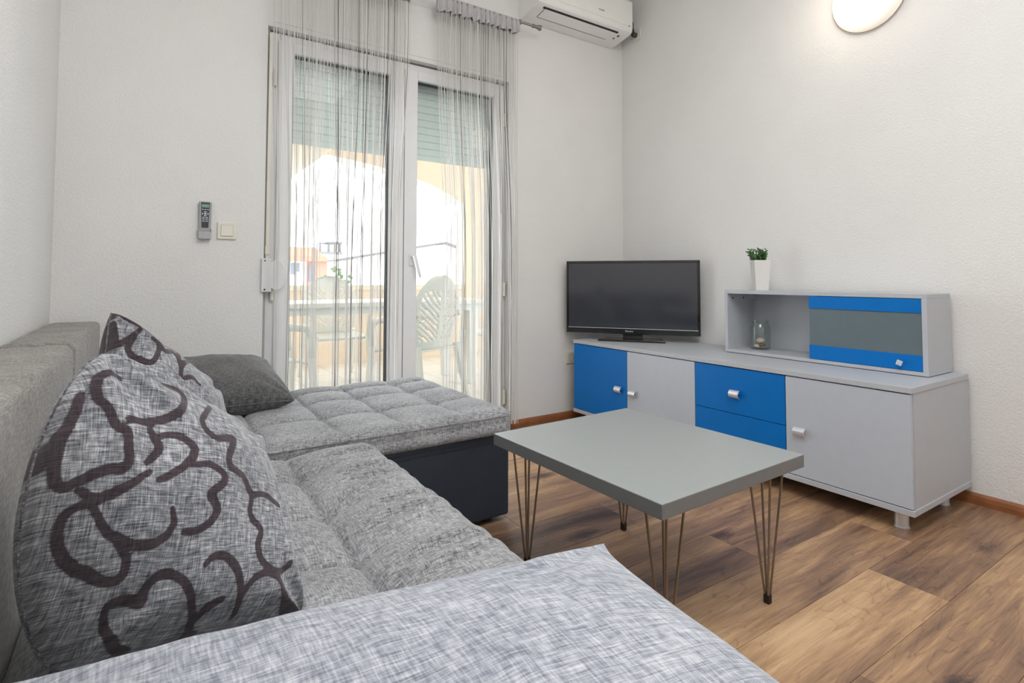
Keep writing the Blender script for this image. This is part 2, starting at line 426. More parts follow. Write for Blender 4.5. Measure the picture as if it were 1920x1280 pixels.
# handle on the right sash's stile
hb = MB().box(1.288, 1.318, 3.037, 3.045, 1.045, 1.115).bevel(.003, 2)
h1 = dpart(hb, 'handle_plate', m_pvc, sr)
hm = MB().cyl((1.303, 3.037, 1.098), (1.303, 3.0, 1.098), .009, n=12)
hm.tube([(1.303, 2.998, 1.105), (1.312, 2.995, 1.07), (1.325, 2.994, 1.02), (1.338, 2.995, .975)], [.012, .0115, .0105, .009], 10)
dpart(hm, 'handle', m_pvc, sr, smooth=40)
for hz in (2.02, .9, .2):
    dpart(MB().cyl((1.955, 3.042, hz-.045), (1.955, 3.042, hz+.045), .01, n=12), 'hinge', m_cream)
    dpart(MB().cyl((.535, 3.05, hz-.045), (.535, 3.05, hz+.045), .009, n=12), 'hinge', m_cream)

# roller shutter outside the glass
sh = thing('roller_shutter', 'half lowered pale grey roller shutter outside the balcony door', 'roller shutter', (1.24, 3.19, 1.745))
pit = .0455
b = MB()
prof = [(0, 0), (.004, .001), (.007, .006), (.008, pit/2), (.007, pit-.006), (.003, pit-.001), (0, pit), (-.004, pit), (-.006, pit-.006), (-.007, pit/2), (-.006, .006), (-.004, 0)]
smesh = b.prism([(-y, z) for y, z in prof], 'x', -.675, .675).mesh('slat'); smesh.materials.append(m_slat)
for i in range(12):
    o = link('slat', smesh, sh); o.location = (0, 0, i*pit)
MB().box(-.675, .675, -.008, .008, -.03, 0).obj('bottom_rail', m_slat, sh)
MB().box(-.70, -.66, -.015, .015, -1.72, .52).obj('guide_rail', m_pvc, sh)
MB().box(.66, .70, -.015, .015, -1.72, .52).obj('guide_rail', m_pvc, sh)
MB().box(-.70, .70, -.02, .05, .52, .56).obj('top_lath', m_gasket, sh)

# strap winder beside the door
sw = thing('shutter_strap_winder', 'white shutter strap winder box beside the left edge of balcony door', 'strap winder', (.53, 3.0, .9))
MB().box(-.052, -.005, .0, .065, 0, .17).bevel(.003, 2).obj('cover_plate', m_pvc, sw)
b = MB().cyl((.02, .005, .085), (.02, .064, .085), .078, n=28)
for v in b.bm.verts: v.co.x = .02+(v.co.x-.02)*.62
b.obj('spool_cover', m_pvc, sw, smooth=40, bev=.004)
MB().cyl((-.037, -.003, .012), (-.037, .001, .012), .004, n=10).obj('screw', m_black, sw)
MB().cyl((-.037, -.003, .158), (-.037, .001, .158), .0035, n=10).obj('screw', m_black, sw)
MB().box(-.03, -.014, .03, .0315, .17, 1.34).obj('strap', m_cream, sw)
MB().box(-.034, -.010, .022, .036, .19, .235).bevel(.002, 1).obj('strap_guide', m_cream, sw)

# ------------------------------------------------------------------ curtain pole and string curtains
RY, RZ = 2.9, 2.64
pole = thing('curtain_pole', 'brushed metal curtain pole above the balcony door', 'curtain pole', (1.2, RY, RZ))
MB().cyl((-.9, 0, 0), (.885, 0, 0), .008, n=12).obj('pole', m_curtrod, pole, smooth=40)
for sx, x in ((1, .885), (-1, -.9)):
    fb = MB().lathe([(0, 0), (.012, 0), (.013, .01), (.009, .014), (.011, .03), (.017, .05), (.019, .062), (.012, .066), (0, .066)], 16, Matrix.Translation((x, 0, 0)) @ Matrix.Rotation(math.pi/2*sx, 4, 'Y'))
    fb.obj('finial', m_curtrod, pole, smooth=40)
for x in (.80, -.82):
    MB().cyl((x, .0, 0), (x, .12, 0), .006, n=10).cyl((x, .11, 0), (x, .12, 0), .022, n=16).obj('bracket', m_curtrod, pole, smooth=40)
    MB().lathe([(.010, -.004), (.015, -.004), (.015, .004), (.010, .004), (.010, -.004)], 16, Matrix.Translation((x-.02, 0, 0)) @ Matrix.Rotation(math.pi/2, 4, 'Y')).obj('ring', m_curtrod, pole, smooth=40)

def string_curtain(label, x0, x1, n, seed, spread):
    t = thing('string_curtain', label, 'curtain', ((x0+x1)/2, RY, RZ))
    cx = (x0+x1)/2
    r = random.Random(seed)
    # ruffled heading
    nx, nz = 150, 6; b = MB(); g = []
    for side in (0, 1):
        rows = []
        for j in range(nz+1):
            z = .014-.10*j/nz
            row = []
            for i in range(nx+1):
                x = x0+(x1-x0)*i/nx-cx
                a = .006+.012*j/nz
                y = a*math.sin(i*.62+1.6*math.sin(i*.11+seed))+.006*math.sin(i*1.7+j*.4)
                zz = z+(.006*math.sin(i*.33+seed) if j == nz else 0)
                yy = (-.012+y if side == 0 else .012+y*.6) if j > 0 else 0.0
                row.append(b.bm.verts.new((x, yy, zz)))
            rows.append(row)
        for A, B in zip(rows, rows[1:]):
            for i in range(nx): b.bm.faces.new((A[i], A[i+1], B[i+1], B[i]))
    b.obj('ruffled_heading', m_val, t, smooth=True)
    # threads, loosely drawn into clusters lower down
    nc = max(6, int(n/6.5)); cl = sorted(r.uniform(x0+spread[0], x1+spread[1]) for _ in range(nc))
    b = MB()
    for i in range(n):
        xt = x0+(x1-x0)*(i+r.uniform(.1, .9))/n
        xb = x0+spread[0]+(x1+spread[1]-x0-spread[0])*(xt-x0)/(x1-x0)
        c = min(cl, key=lambda q: abs(q-xb)); pull = r.uniform(.35, .95)
        y0 = r.uniform(-.012, .012); ph = r.uniform(0, 6.3); rad = r.uniform(.0009, .0016)
        pts = []
        for q in range(13):
            f = q/12; s = min(1, max(0, (f-.12)/.45)); s = s*s*(3-2*s)
            x = xt+(xb+(c-xb)*pull-xt)*s+.0022*math.sin(ph+f*9)+r.uniform(-.0008, .0008)
            pts.append((x-cx, y0+.006*math.sin(ph*2+f*5), -.06-f*(RZ-.06-.06)))
        b.tube(pts, rad, 4)
    o = b.obj('strings', m_str, t); o['kind'] = 'stuff'
    return t
string_curtain('grey white string curtain hanging over the left half of balcony door', .49, 1.222, 150, 5, (.02, -.03))
string_curtain('grey white string curtain hanging at the right side of balcony door', 1.392, 1.965, 118, 9, (.05, .03))

# ------------------------------------------------------------------ air conditioner, its socket and plug
ac = thing('air_conditioner', 'white wall mounted split air conditioner high beside the curtain pole', 'air conditioner', (2.485, 3.02, 2.72))
def rel(b, o):
    for v in b.bm.verts: v.co -= o.location
    return b
prof = [(3.02, 2.72), (2.985, 2.722), (2.94, 2.730), (2.88, 2.741), (2.83, 2.752), (2.806, 2.764), (2.797, 2.782), (2.795, 2.80), (2.795, 2.985), (2.805, 3.0), (2.83, 3.005), (3.02, 3.005)]
rel(MB().prism(prof, 'x', 2.062, 2.908), ac).obj('body', m_ac, ac, smooth=35, bev=.004)
rel(MB().box(2.075, 2.898, 2.7915, 2.80, 2.80, 2.98), ac).obj('front_panel', m_ac, ac, bev=.002)
th = math.atan2(.022, .11)
def under(y): return 2.730+(2.94-y)*.2
poly = [(2.845, under(2.845)-.004), (2.93, under(2.93)-.004), (2.93, under(2.93)+.002), (2.845, under(2.845)+.002)]
rel(MB().prism(poly, 'x', 2.145, 2.79), ac).obj('air_flap', m_ac, ac)
poly = [(2.828, under(2.828)-.0012), (2.846, under(2.846)-.0012), (2.846, under(2.846)+.003), (2.828, under(2.828)+.003)]
rel(MB().prism(poly, 'x', 2.125, 2.80), ac).obj('outlet_slot', m_black, ac)
poly = [(2.929, under(2.929)-.0025), (2.936, under(2.936)-.0025), (2.936, under(2.936)+.003), (2.929, under(2.929)+.003)]
rel(MB().prism(poly, 'x', 2.145, 2.77).prism([(2.845, under(2.845)-.0012), (2.93, under(2.93)-.0012), (2.93, under(2.93)+.001), (2.845, under(2.845)+.001)], 'x', 2.141, 2.145), ac).obj('flap_gap', m_black, ac)
rel(MB().box(2.823, 2.835, 2.855, 2.875, under(2.865)-.004, under(2.865)), ac).obj('receiver_window', m_black, ac)
rel(MB().box(2.812, 2.823, 2.895, 2.905, under(2.9)-.004, under(2.9)), ac).obj('receiver_window', m_black, ac)
rel(MB().cyl((2.868, 2.79, 2.80), (2.868, 2.793, 2.80), .0045, n=12), ac).obj('indicator', m_plug, ac)
T = Matrix.Translation(Vector((2.60, 2.791, 2.845))-ac.location) @ Matrix.Rotation(math.pi/2, 4, 'X')
text('lettering', 'TOSHIBA', .014, m_plug, ac, T)

sk = thing('wall_socket', 'cream wall socket beside air conditioner with a dark plug in it', 'socket', (3.02, 2.86, 2.79))
MB().box(-.011, 0, -.041, .041, -.041, .041).bevel(.003, 2).obj('plate', m_cream, sk)
MB().cyl((-.013, 0, 0), (-.004, 0, 0), .022, n=24).obj('socket_well', m_cream, sk, smooth=40)
pg = thing('power_plug', 'dark grey plug on a short cable running to the air conditioner', 'plug', (3.0, 2.86, 2.79))
MB().cyl((.007, 0, 0), (-.028, 0, .0), .019, .017, n=20).obj('plug_body', m_plug, pg, smooth=40, bev=.003)
MB().tube([(-.018, 0, .01), (-.02, .0, .035), (-.022, .002, .05)], [.010, .008, .006], 10).obj('strain_relief', m_plug, pg, smooth=40)
MB().tube([(-.022, .002, .048), (-.023, -.004, .075), (-.034, -.002, .10), (-.06, .015, .118), (-.098, .04, .122)], .0042, 8).obj('cable', m_plug, pg, smooth=True)

# ------------------------------------------------------------------ wall lamp
lamp = thing('wall_lamp', 'lit round opal glass wall lamp high on the right wall', 'lamp', (3.02, 1.275, 2.395))
RT = Matrix.Rotation(-math.pi/2, 4, 'Y')
MB().lathe([(0, 0), (.10, 0), (.10, .02), (0, .02)], 32, RT).obj('back_plate', m_pvc, lamp, smooth=40)
pr = [(.168*math.sin(a), .02+.075*math.cos(a)) for a in np.linspace(0, math.pi/2, 14)]
pr[0] = (0, .095)
MB().lathe(pr+[(.172, .014), (.168, .010), (.10, .012)], 48, RT).obj('glass_shade', m_lamp, lamp, smooth=60)
MB().lathe([(.168, .010), (.174, .010), (.174, .016), (.168, .016), (.168, .010)], 48, RT).obj('rim', plain('lamp_rim', (170, 158, 150), .3), lamp, smooth=60)
pl = bpy.data.lights.new('lamp_glow', 'POINT'); pl.energy = 2.6; pl.color = (1, .85, .66); pl.shadow_soft_size = .12
po = bpy.data.objects.new('lamp_glow', pl); C.objects.link(po); po.location = (2.84, 1.33, 2.40)

# ------------------------------------------------------------------ light switch, remote control, low socket
ls = thing('light_switch', 'single white light switch on wall beside remote holder', 'light switch', (.32, 3.02, 1.2015))
MB().box(-.042, .042, -.010, 0, -.042, .042).bevel(.003, 2).obj('frame', m_cream, ls)
MB().prism([(-.009, -.026), (-.0145, -.026), (-.0115, .027), (-.009, .027)], 'x', -.026, .026).obj('rocker', m_cream, ls, bev=.001)
MB().box(-.027, .027, -.0104, -.009, -.028, .028).obj('shadow_gap', plain('switch_gap', (150, 142, 120), .7), ls)

rh = thing('remote_holder', 'grey plastic wall holder carrying the remote control', 'holder', (.224, 3.02, 1.157))
MB().box(-.026, .026, -.006, 0, .0, .10).obj('back_plate', m_grey2, rh, bev=.001)
MB().prism([(-.026, .0), (.026, 0), (.029, .048), (.024, .048), (.022, .006), (-.022, .006), (-.024, .048), (-.029, .048)], 'y', -.028, -.006).obj('cup', m_grey2, rh)
MB().prism([(-.026, .0), (.026, 0), (.028, .034), (-.028, .034)], 'y', -.031, -.028).obj('cup_front', m_grey2, rh, bev=.001)
rc = thing('remote_control', 'grey air conditioner remote with dark keypad and green screen', 'remote', (.224, 3.012, 1.166))
MB().prism([(-.021, 0), (.021, 0), (.026, .06), (.0265, .17), (-.0265, .17), (-.026, .06)], 'y', -.0125, .004).obj('casing', m_greyrem, rc, bev=.003)
MB().prism([(-.0145, .044), (.0145, .044), (.0185, .166), (-.0185, .166)], 'y', -.0135, -.0125).obj('keypad', m_keypad, rc)
MB().box(-.0155, .0155, -.0142, -.0135, .142, .157).obj('display', m_lcd, rc)
for z, xs, wd in ((.132, (-.011, 0, .011), .0075), (.0935, (-.007, .007), .011), (.0855, (-.007, .007), .011), (.076, (-.007, .007), .011), (.121, (0,), .012), (.102, (0,), .012)):
    for x in xs:
        MB().box(x-wd/2, x+wd/2, -.0146, -.0135, z-.002, z+.002).obj('button', m_key, rc)
for x in (-.0115, .0115):
    MB().box(x-.002, x+.002, -.0146, -.0135, .106, .1165).obj('button', m_key, rc)
MB().cyl((0, -.0135, .1115), (0, -.0148, .1115), .0055, n=14).obj('button', m_key, rc)

so = thing('wall_socket', 'white wall socket low on wall by the sideboard end', 'socket', (2.50, 3.02, .415))
MB().box(-.041, .041, -.010, 0, -.041, .041).bevel(.003, 2).obj('plate', m_cream, so)
MB().lathe([(0, .001), (.019, .001), (.021, .011), (.025, .011), (.025, .0)], 24, Matrix.Rotation(math.pi/2, 4, 'X')).obj('socket_well', plain('socket_well', (214, 204, 184), .4), so, smooth=40)
for x in (-.0095, .0095):
    MB().cyl((x, -.002, 0), (x, -.0005, 0), .0028, n=8).obj('pin_hole', m_black, so)

# ------------------------------------------------------------------ sideboard
SX0, SX1, SY0, SY1, SZ0, SZ1 = 2.42, 2.995, .914, 2.887, .077, .558
sb = thing('sideboard', 'long low sideboard with grey and blue fronts along right wall', 'sideboard', (2.7, 1.9, 0))
def sp(b, name, m, parent=sb, **kw): return rel(b, sb).obj(name, m, parent, **kw)
sp(MB().box(SX0-.004, SX1, SY0-.004, SY1+.004, .536, SZ1), 'top_panel', m_carc, bev=.0012)
sp(MB().box(SX0-.004, SX1, SY0-.004, SY1+.004, SZ0, .099), 'bottom_panel', m_carc, bev=.0012)
sp(MB().box(SX0+.019, SX1, SY0, SY0+.018, .099, .536), 'side_panel', m_carc)
sp(MB().box(SX0+.019, SX1, SY1-.018, SY1, .099, .536), 'side_panel', m_carc)
sp(MB().box(SX1-.006, SX1, SY0+.018, SY1-.018, .099, .536), 'back_panel', m_carc)
WS = (SY1-SY0)/4
for i in (1, 2, 3): sp(MB().box(SX0+.022, SX1-.006, SY0+WS*i-.009, SY0+WS*i+.009, .099, .536), 'divider', m_carc)
def handle(yc, zc, parent):
    arc = [(-.004-.020*math.sin(a), .0205*math.cos(a)) for a in np.linspace(.15, math.pi*.92, 12)]
    inn = [(x*.82-.0005, z*.82) for x, z in arc][::-1]
    b = MB().prism([(SX0+x, zc+z) for x, z in arc+inn], 'y', yc-.026, yc+.026)
    sp(b, 'handle', m_alu, parent, smooth=35)
    for dy in (-.016, .016): sp(MB().cyl((SX0+.001, yc+dy, zc+.006), (SX0-.019, yc+dy, zc+.006), .004, n=8), 'handle_stud', m_alu, parent)
g = .0018
def front(y0, y1, z0, z1, m, name, l):
    return lab(sp(MB().box(SX0, SX0+.018, y0+g, y1-g, z0, z1), name, m, bev=.0008), l)
zb, zt = .1025, .5312
d4 = front(SY0, SY0+WS, zb, zt, m_door, 'door', 'grey door at the near end'); handle(1.352-.012, .296, d4)
dr1 = front(SY0+WS, SY0+2*WS, .3095, zt, m_blue, 'drawer', 'upper blue drawer front'); handle(1.66, .405, dr1)
dr2 = front(SY0+WS, SY0+2*WS, zb, .3065, m_blue, 'drawer', 'lower blue drawer front'); handle(1.66, .16, dr2)
d2 = front(SY0+2*WS, SY0+3*WS, zb, zt, m_door, 'door', 'grey door'); handle(2.342, .287, d2)
d1 = front(SY0+3*WS, SY1, zb, zt, m_blue, 'door', 'blue door at the far end'); handle(2.46, .293, d1)
for x in (SX0+.075, SX1-.1):
    for y in (.985, 1.9, 2.82):
        lg = sp(MB().cyl((x, y, .004), (x, y, .077), .024, n=24), 'leg', m_alu, smooth=40)
        sp(MB().cyl((x, y, 0), (x, y, .005), .027, n=24), 'leg_foot', m_alu, lg, smooth=40)

# hutch on the sideboard
HX0, HY0, HY1, HZ0, HZ1 = 2.735, .966, 1.938, .559, .907
hu = thing('hutch_cabinet', 'small grey hutch with a blue banded sliding glass panel standing on sideboard', 'cabinet', (2.86, 1.45, HZ0))
def hp(b, name, m, parent=hu, **kw): return rel(b, hu).obj(name, m, parent, **kw)
hp(MB().box(HX0, 2.99, HY0, HY1, .888, HZ1), 'top_panel', m_carc, bev=.001)
hp(MB().box(HX0, 2.99, HY0, HY1, HZ0+.002, .577), 'bottom_panel', m_carc, bev=.001)
hp(MB().box(HX0, 2.99, HY0, HY0+.019, .577, .888), 'side_panel', m_carc)
hp(MB().box(HX0, 2.99, HY1-.019, HY1, .577, .888), 'side_panel', m_carc)
hp(MB().box(2.982, 2.99, HY0+.019, HY1-.019, .577, .888), 'back_panel', m_carc)
hp(MB().box(HX0+.02, 2.982, 1.425, 1.442, .577, .888), 'divider', m_carc)
sd = hp(MB().box(HX0+.006, HX0+.010, HY0+.020, 1.462, .579, .886), 'sliding_panel', m_frost)
lab(sd, 'smoked frosted glass sliding panel')
lab(hp(MB().box(HX0+.002, HX0+.012, HY0+.0195, 1.464, .826, .8855), 'rail', m_blue, sd, bev=.001), 'blue upper rail')
lab(hp(MB().box(HX0+.002, HX0+.012, HY0+.0195, 1.464, .5785, .646), 'rail', m_blue, sd, bev=.001), 'blue lower rail')
kb = MB().box(-.011, .011, -.011, .011, 0, .010).bevel(.002, 2)
kb.cyl((0, 0, -.012), (0, 0, .001), .004, n=10)
bmesh.ops.transform(kb.bm, matrix=Matrix.Translation((HX0-.012, 1.066, .609)) @ Matrix.Rotation(math.radians(20), 4, 'X') @ Matrix.Rotation(-math.pi/2, 4, 'Y'), verts=kb.bm.verts)
hp(kb, 'knob', m_alu, sd)
hp(MB().box(2.93, 2.975, HY1-.05, HY1-.0195, .850, .887).box(2.925, 2.929, HY1-.052, HY1-.0195, .852, .8875), 'hanging_bracket', m_carc, bev=.001)
for x in (2.785, 2.885): hp(MB().cyl((x, HY1-.0205, .862), (x, HY1-.018, .862), .005, n=12), 'dowel_hole', m_black)

# ------------------------------------------------------------------ television
tv = thing('television', 'black flat screen television angled across the sideboard corner', 'television', (2.683, 2.613, .5585), math.atan2(-.8, .6))
# local frame: x along the screen to the right, -y towards the viewer
TW, TZ0, TZ1 = .437, .045, .532
MB().box(-TW, TW, -.012, .02, TZ0, TZ1).obj('casing', m_tvb, tv, bev=.004)
MB().box(-.30, .30, .02, .055, TZ0+.05, TZ1-.09).bevel(.015, 2).obj('back_cover', m_tvb, tv)
sc = MB().box(-TW+.018, TW-.018, -.0128, -.011, TZ0+.043, TZ1-.018).obj('screen', m_tvs, tv)
MB().box(-TW+.008, TW-.008, -.0150, -.012, TZ0+.001, TZ0+.034).bevel(.0015, 2).obj('lower_bezel', m_tvb, tv)
MB().box(-TW+.016, TW-.016, -.0150, -.012, TZ0+.0355, TZ0+.0385).obj('trim_strip', m_silver, tv)
for x in (-TW+.004, TW-.012): MB().box(x, x+.008, -.0150, -.012, TZ0+.03, TZ1-.004).obj('side_bezel', m_tvb, tv, bev=.002)
MB().box(-TW+.004, TW-.004, -.0150, -.012, TZ1-.016, TZ1-.003).obj('top_bezel', m_tvb, tv, bev=.002)
Tt = Matrix.Translation((-.01, -.0155, TZ0+.019)) @ Matrix.Rotation(math.pi/2, 4, 'X')
text('lettering', 'Mandro', .017, m_silver, tv, Tt)
MB().box(-.055, .075, -.006, .02, .012, TZ0+.02).obj('neck', m_tvb, tv, bev=.003)
MB().prism([(-.21, -.075), (.225, -.075), (.19, .11), (-.18, .11)], 'z', 0, .013).obj('stand_base', m_tvb, tv, bev=.003)

# ------------------------------------------------------------------ plant and jar on the hutch
pt = thing('potted_succulent', 'small green succulent in a white tapered square pot on hutch', 'plant', (2.875, 1.805, HZ1), math.radians(50))
def frustum(w0, w1, z0, z1):
    b = MB(); A = []
    for wd, z in ((w0, z0), (w1, z1)): A.append([b.bm.verts.new((sx*wd/2, sy*wd/2, z)) for sx, sy in ((-1, -1), (1, -1), (1, 1), (-1, 1))])
    for k in range(4): b.bm.faces.new((A[0][k], A[0][(k+1) % 4], A[1][(k+1) % 4], A[1][k]))
    b.bm.faces.new(A[0][::-1]); return b, A
b, A = frustum(.066, .088, 0, .168)
I = [b.bm.verts.new((v.co.x*.86, v.co.y*.86, .168)) for v in A[1]]; J = [b.bm.verts.new((v.co.x*.84, v.co.y*.84, .150)) for v in A[1]]
for P, Q in ((A[1], I), (I, J)):
    for k in range(4): b.bm.faces.new((P[k], P[(k+1) % 4], Q[(k+1) % 4], Q[k]))
b.bm.faces.new(J)
b.obj('pot', m_pot, pt, bev=.0015)
MB().box(-.036, .036, -.036, .036, .146, .1515).obj('soil', m_soil, pt)
b = MB(); rp = random.Random(4); sb2 = MB()
for q in range(30):
    a = rp.uniform(0, 6.28); l = rp.uniform(.045, .088); lean = rp.uniform(.05, .62)
    base = Vector((rp.uniform(-.03, .03), rp.uniform(-.03, .03), .15))
    if q == 0: base = Vector((-.02, .0, .152)); a = 1.75; lean = .95; l = .098
    d = Vector((math.cos(a)*math.sin(lean), math.sin(a)*math.sin(lean), math.cos(lean)))
    sb2.cyl(base, base+d*l, .0022, .0016, n=5)
    for i in range(9):
        p = base+d*l*(i+1.5)/9.5; ang = i*2.4
        sd_ = d.orthogonal().normalized(); sd_ = (Matrix.Rotation(ang, 3, d) @ sd_)
        dirv = (sd_+d*.8).normalized()
        b.ball(p+dirv*.007, .0078, (.62, .42, 1), 6, dirv.to_track_quat('Z', 'Y').to_matrix().to_4x4())
o = b.obj('foliage', m_leaf, pt, smooth=True); o['kind'] = 'stuff'
sb2.obj('stems', m_leaf, pt)

jz = .577
jr = thing('glass_jar', 'clear glass jar with shells inside standing in the hutch', 'jar', (2.875, 1.811, jz))
MB().lathe([(0, 0), (.046, 0), (.052, .006), (.053, .02), (.053, .122), (.049, .134), (.044, .140), (.044, .148), (.040, .148), (.040, .138), (.046, .130), (.049, .12), (.049, .012), (.044, .007), (0, .006)], 36).obj('jar_body', m_jar, jr, smooth=50)
MB().lathe([(.044, .148), (.047, .150), (.047, .165), (.043, .167), (.040, .165), (.040, .148), (.044, .148)], 36).obj('jar_rim', m_jar, jr, smooth=50)
for nm, lbl, cat, p, r_, sc_, col in (('seashell', 'pale pink shell on top of those in the glass jar', 'shell', (-.004, -.004, .049), .021, (1.1, 1.15, .72), (226, 196, 190)),
                          ('seashell', 'brown shell under the pink shell in glass jar', 'shell', (-.010, -.016, .027), .016, (1, 1.2, .5), (142, 92, 66)),
                          ('seashell', 'cream shell at the bottom of glass jar', 'shell', (-.004, .013, .017), .02, (1.1, 1.0, .54), (222, 208, 178))):
    b = MB().ball((0, 0, 0), r_, sc_, 16)
    for v in b.bm.verts:
        a = math.atan2(v.co.y, v.co.x); v.co *= 1+.07*math.cos(a*9)
    o = b.obj(nm, plain('shell_'+lbl.split()[0], col, .5, var=.15, nscale=60), smooth=True)
    o.location = (2.875+p[0], 1.811+p[1], jz+p[2]); tag(o, lbl, cat, None)

# ------------------------------------------------------------------ coffee table
tb = thing('coffee_table', 'square grey coffee table on steel hairpin legs', 'table', (1.335, 1.268, 0), math.radians(1.5))
b = MB().box(-.325, .325, -.362, .362, .402, .4405).bevel(.0025, 2)
top = b.obj('tabletop', m_table, tb)
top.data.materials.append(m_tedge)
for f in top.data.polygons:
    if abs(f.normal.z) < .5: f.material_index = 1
for sx in (-1, 1):
    for sy in (-1, 1):
        fx, fy = sx*.232, sy*.292
        b = MB()
        for dx, dy in ((-.035, -.035), (.035, -.035), (.035, .035), (-.035, .035)):
            b.cyl((fx+dx, fy+dy, .402), (fx+dx*.13, fy+dy*.13, .012), .0035, n=8)
        lg = b.obj('leg', m_rod, tb, smooth=40)
        MB().box(fx-.009, fx+.009, fy-.009, fy+.009, 0, .028).obj('foot_cap', m_rub, lg, bev=.002)
        MB().box(fx-.045, fx+.045, fy-.045, fy+.045, .399, .402).obj('mounting_plate', m_rod, lg)

# ------------------------------------------------------------------ sofa
sofa = thing('sofa', 'grey corner sofa with tufted seat, chaise end and dark leather base', 'sofa', (.2, 1.5, 0))
def sop(b, name, m, parent=sofa, **kw): return rel(b, sofa).obj(name, m, parent, **kw)

def cushion_mesh(x0, x1, y0, y1, zbot, ztop, xs, ys, rad, puff, tuft, wr=None, step=.008, fade=None, powr=.4, plan=.055):
    """upholstered slab: rounded edge, pillowy cells between the seam lines xs/ys, deep tufts where they cross"""
    nx = int((x1-x0)/step); ny = int((y1-y0)/step)
    X = np.linspace(x0, x1, nx+1); Y = np.linspace(y0, y1, ny+1)
    XX, YY = np.meshgrid(X, Y, indexing='ij')
    ex = [x0]+xs+[x1]; ey = [y0]+ys+[y1]
    def cell(v, e):
        out = np.zeros_like(v)
        for a, b in zip(e, e[1:]):
            k = (v >= a) & (v <= b); out[k] = np.sin(np.pi*(v[k]-a)/(b-a))
        return np.clip(out, 0, 1)
    def celledge(v, e):   # outermost cells do not dip at the outer border
        out = cell(v, e)
        a, b = e[0], e[1]; k = v < (a+b)/2; out[k] = np.maximum(out[k], .92)
        a, b = e[-2], e[-1]; k = v > (a+b)/2; out[k] = np.maximum(out[k], .92)
        return out
    U = celledge(XX, ex); V = celledge(YY, ey)
    fx = lambda q, e: np.clip(np.maximum((ex_(e, 0)-q)/(ex_(e, 0)-e[0]), (q-ex_(e, 1))/(e[-1]-ex_(e, 1))), 0, 1)*.75
    ex_ = lambda e, k: (e[0]*.55+e[1]*.45) if k == 0 else (e[-1]*.55+e[-2]*.45)
    FX = fx(XX, ex); FY = fx(YY, ey)
    if fade: FX = np.maximum(FX, fade(XX))
    V = V+(1-V)*FX; U = U+(1-U)*FY
    Z = ztop + puff*(np.power(U, powr)*np.power(V, powr)-1)
    for a in xs: Z -= .007*np.exp(-((XX-a)/.006)**2)*(1-FY)
    for c in ys: Z -= .007*np.exp(-((YY-c)/.006)**2)*(1-FX)
    for a in xs:
        for c in ys: Z -= tuft*np.exp(-((XX-a)**2+(YY-c)**2)/(.028**2))
    d = np.minimum(np.minimum(XX-x0, x1-XX), np.minimum(YY-y0, y1-YY))
    k = np.clip((rad-d)/rad, 0, 1)
    Z -= rad*.8*(1-np.sqrt(1-k**2))
    if wr is not None: Z += wr(XX, YY)
    # round the corners in plan
    cxm, cym = (x0+x1)/2, (y0+y1)/2
    DX = np.maximum(0, plan-((x1-x0)/2-np.abs(XX-cxm))); DY = np.maximum(0, plan-((y1-y0)/2-np.abs(YY-cym)))
    Lh = np.hypot(DX, DY)+1e-9; kq = np.where((DX > 0) & (DY > 0), np.maximum(DX, DY)/Lh, 1)
    XX = XX-np.sign(XX-cxm)*DX*(1-kq); YY = YY-np.sign(YY-cym)*DY*(1-kq)
    bm = bmesh.new(); vs = [[bm.verts.new((XX[i, j], YY[i, j], Z[i, j])) for j in range(ny+1)] for i in range(nx+1)]
    for i in range(nx):
        for j in range(ny): bm.faces.new((vs[i][j], vs[i+1][j], vs[i+1][j+1], vs[i][j+1]))
    loop = [vs[i][0] for i in range(nx+1)]+[vs[nx][j] for j in range(1, ny+1)]+[vs[i][ny] for i in range(nx-1, -1, -1)]+[vs[0][j] for j in range(ny-1, 0, -1)]
    cx, cy = (x0+x1)/2, (y0+y1)/2
    prev = loop
    for f, o in ((.15, -.004), (.3, .003), (.65, .006), (.92, .002), (1.0, -.006)):
        ring = []
        for v in loop:
            zz = v.co.z+(zbot-v.co.z)*f
            dx = (1 if v.co.x > x1-1e-4 else -1 if v.co.x < x0+1e-4 else 0)*o
            dy = (1 if v.co.y > y1-1e-4 else -1 if v.co.y < y0+1e-4 else 0)*o
            ring.append(bm.verts.new((v.co.x+dx, v.co.y+dy, zz)))
        n = len(loop)
        for q in range(n): bm.faces.new((prev[q], ring[q], ring[(q+1) % n], prev[(q+1) % n]))
        prev = ring
    bm.faces.new(prev)
    b = MB(); b.bm.free(); b.bm = bm
    return b

def seat_wr(X, Y):
    out = np.zeros_like(X)
    for y, a, wd, x0_, sk in ((1.725, .006, .012, .42, .10), (1.56, .007, .013, .44, .12), (1.49, .005, .011, .42, .08), (1.30, .007, .014, .46, .10), (1.225, .007, .012, .42, .14), (1.04, .007, .013, .44, .10), (.97, .006, .012, .45, .12), (1.42, .004, .010, .5, .1), (1.17, .004, .009, .5, .1)):
        m = 1/(1+np.exp(-(X-x0_)/.02))*(1-.7*np.clip((X-.57)/.07, 0, 1))
        t = (Y-y-sk*(X-.5))/wd
        out += 1.7*a*m*(np.exp(-t**2)-.8*np.exp(-(t+1.7)**2))
    return out
sop(cushion_mesh(-.165, .655, .14, 1.845, .27, .437, [.10, .367], [.60, .87, 1.122, 1.365, 1.645], .08, .048, .012, seat_wr, powr=.45, fade=lambda X: np.clip((X-.38)/.12, 0, 1)*.8), 'seat_cushion', m_sofa, smooth=True, uv=True)
sop(cushion_mesh(-.165, 1.258, 1.868, 2.80, .349, .446, [.09, .33, .572, .80, 1.052], [2.20, 2.478, 2.68], .05, .026, .014, powr=.36, step=.0065), 'chaise_cushion', m_sofa, smooth=True, uv=True)
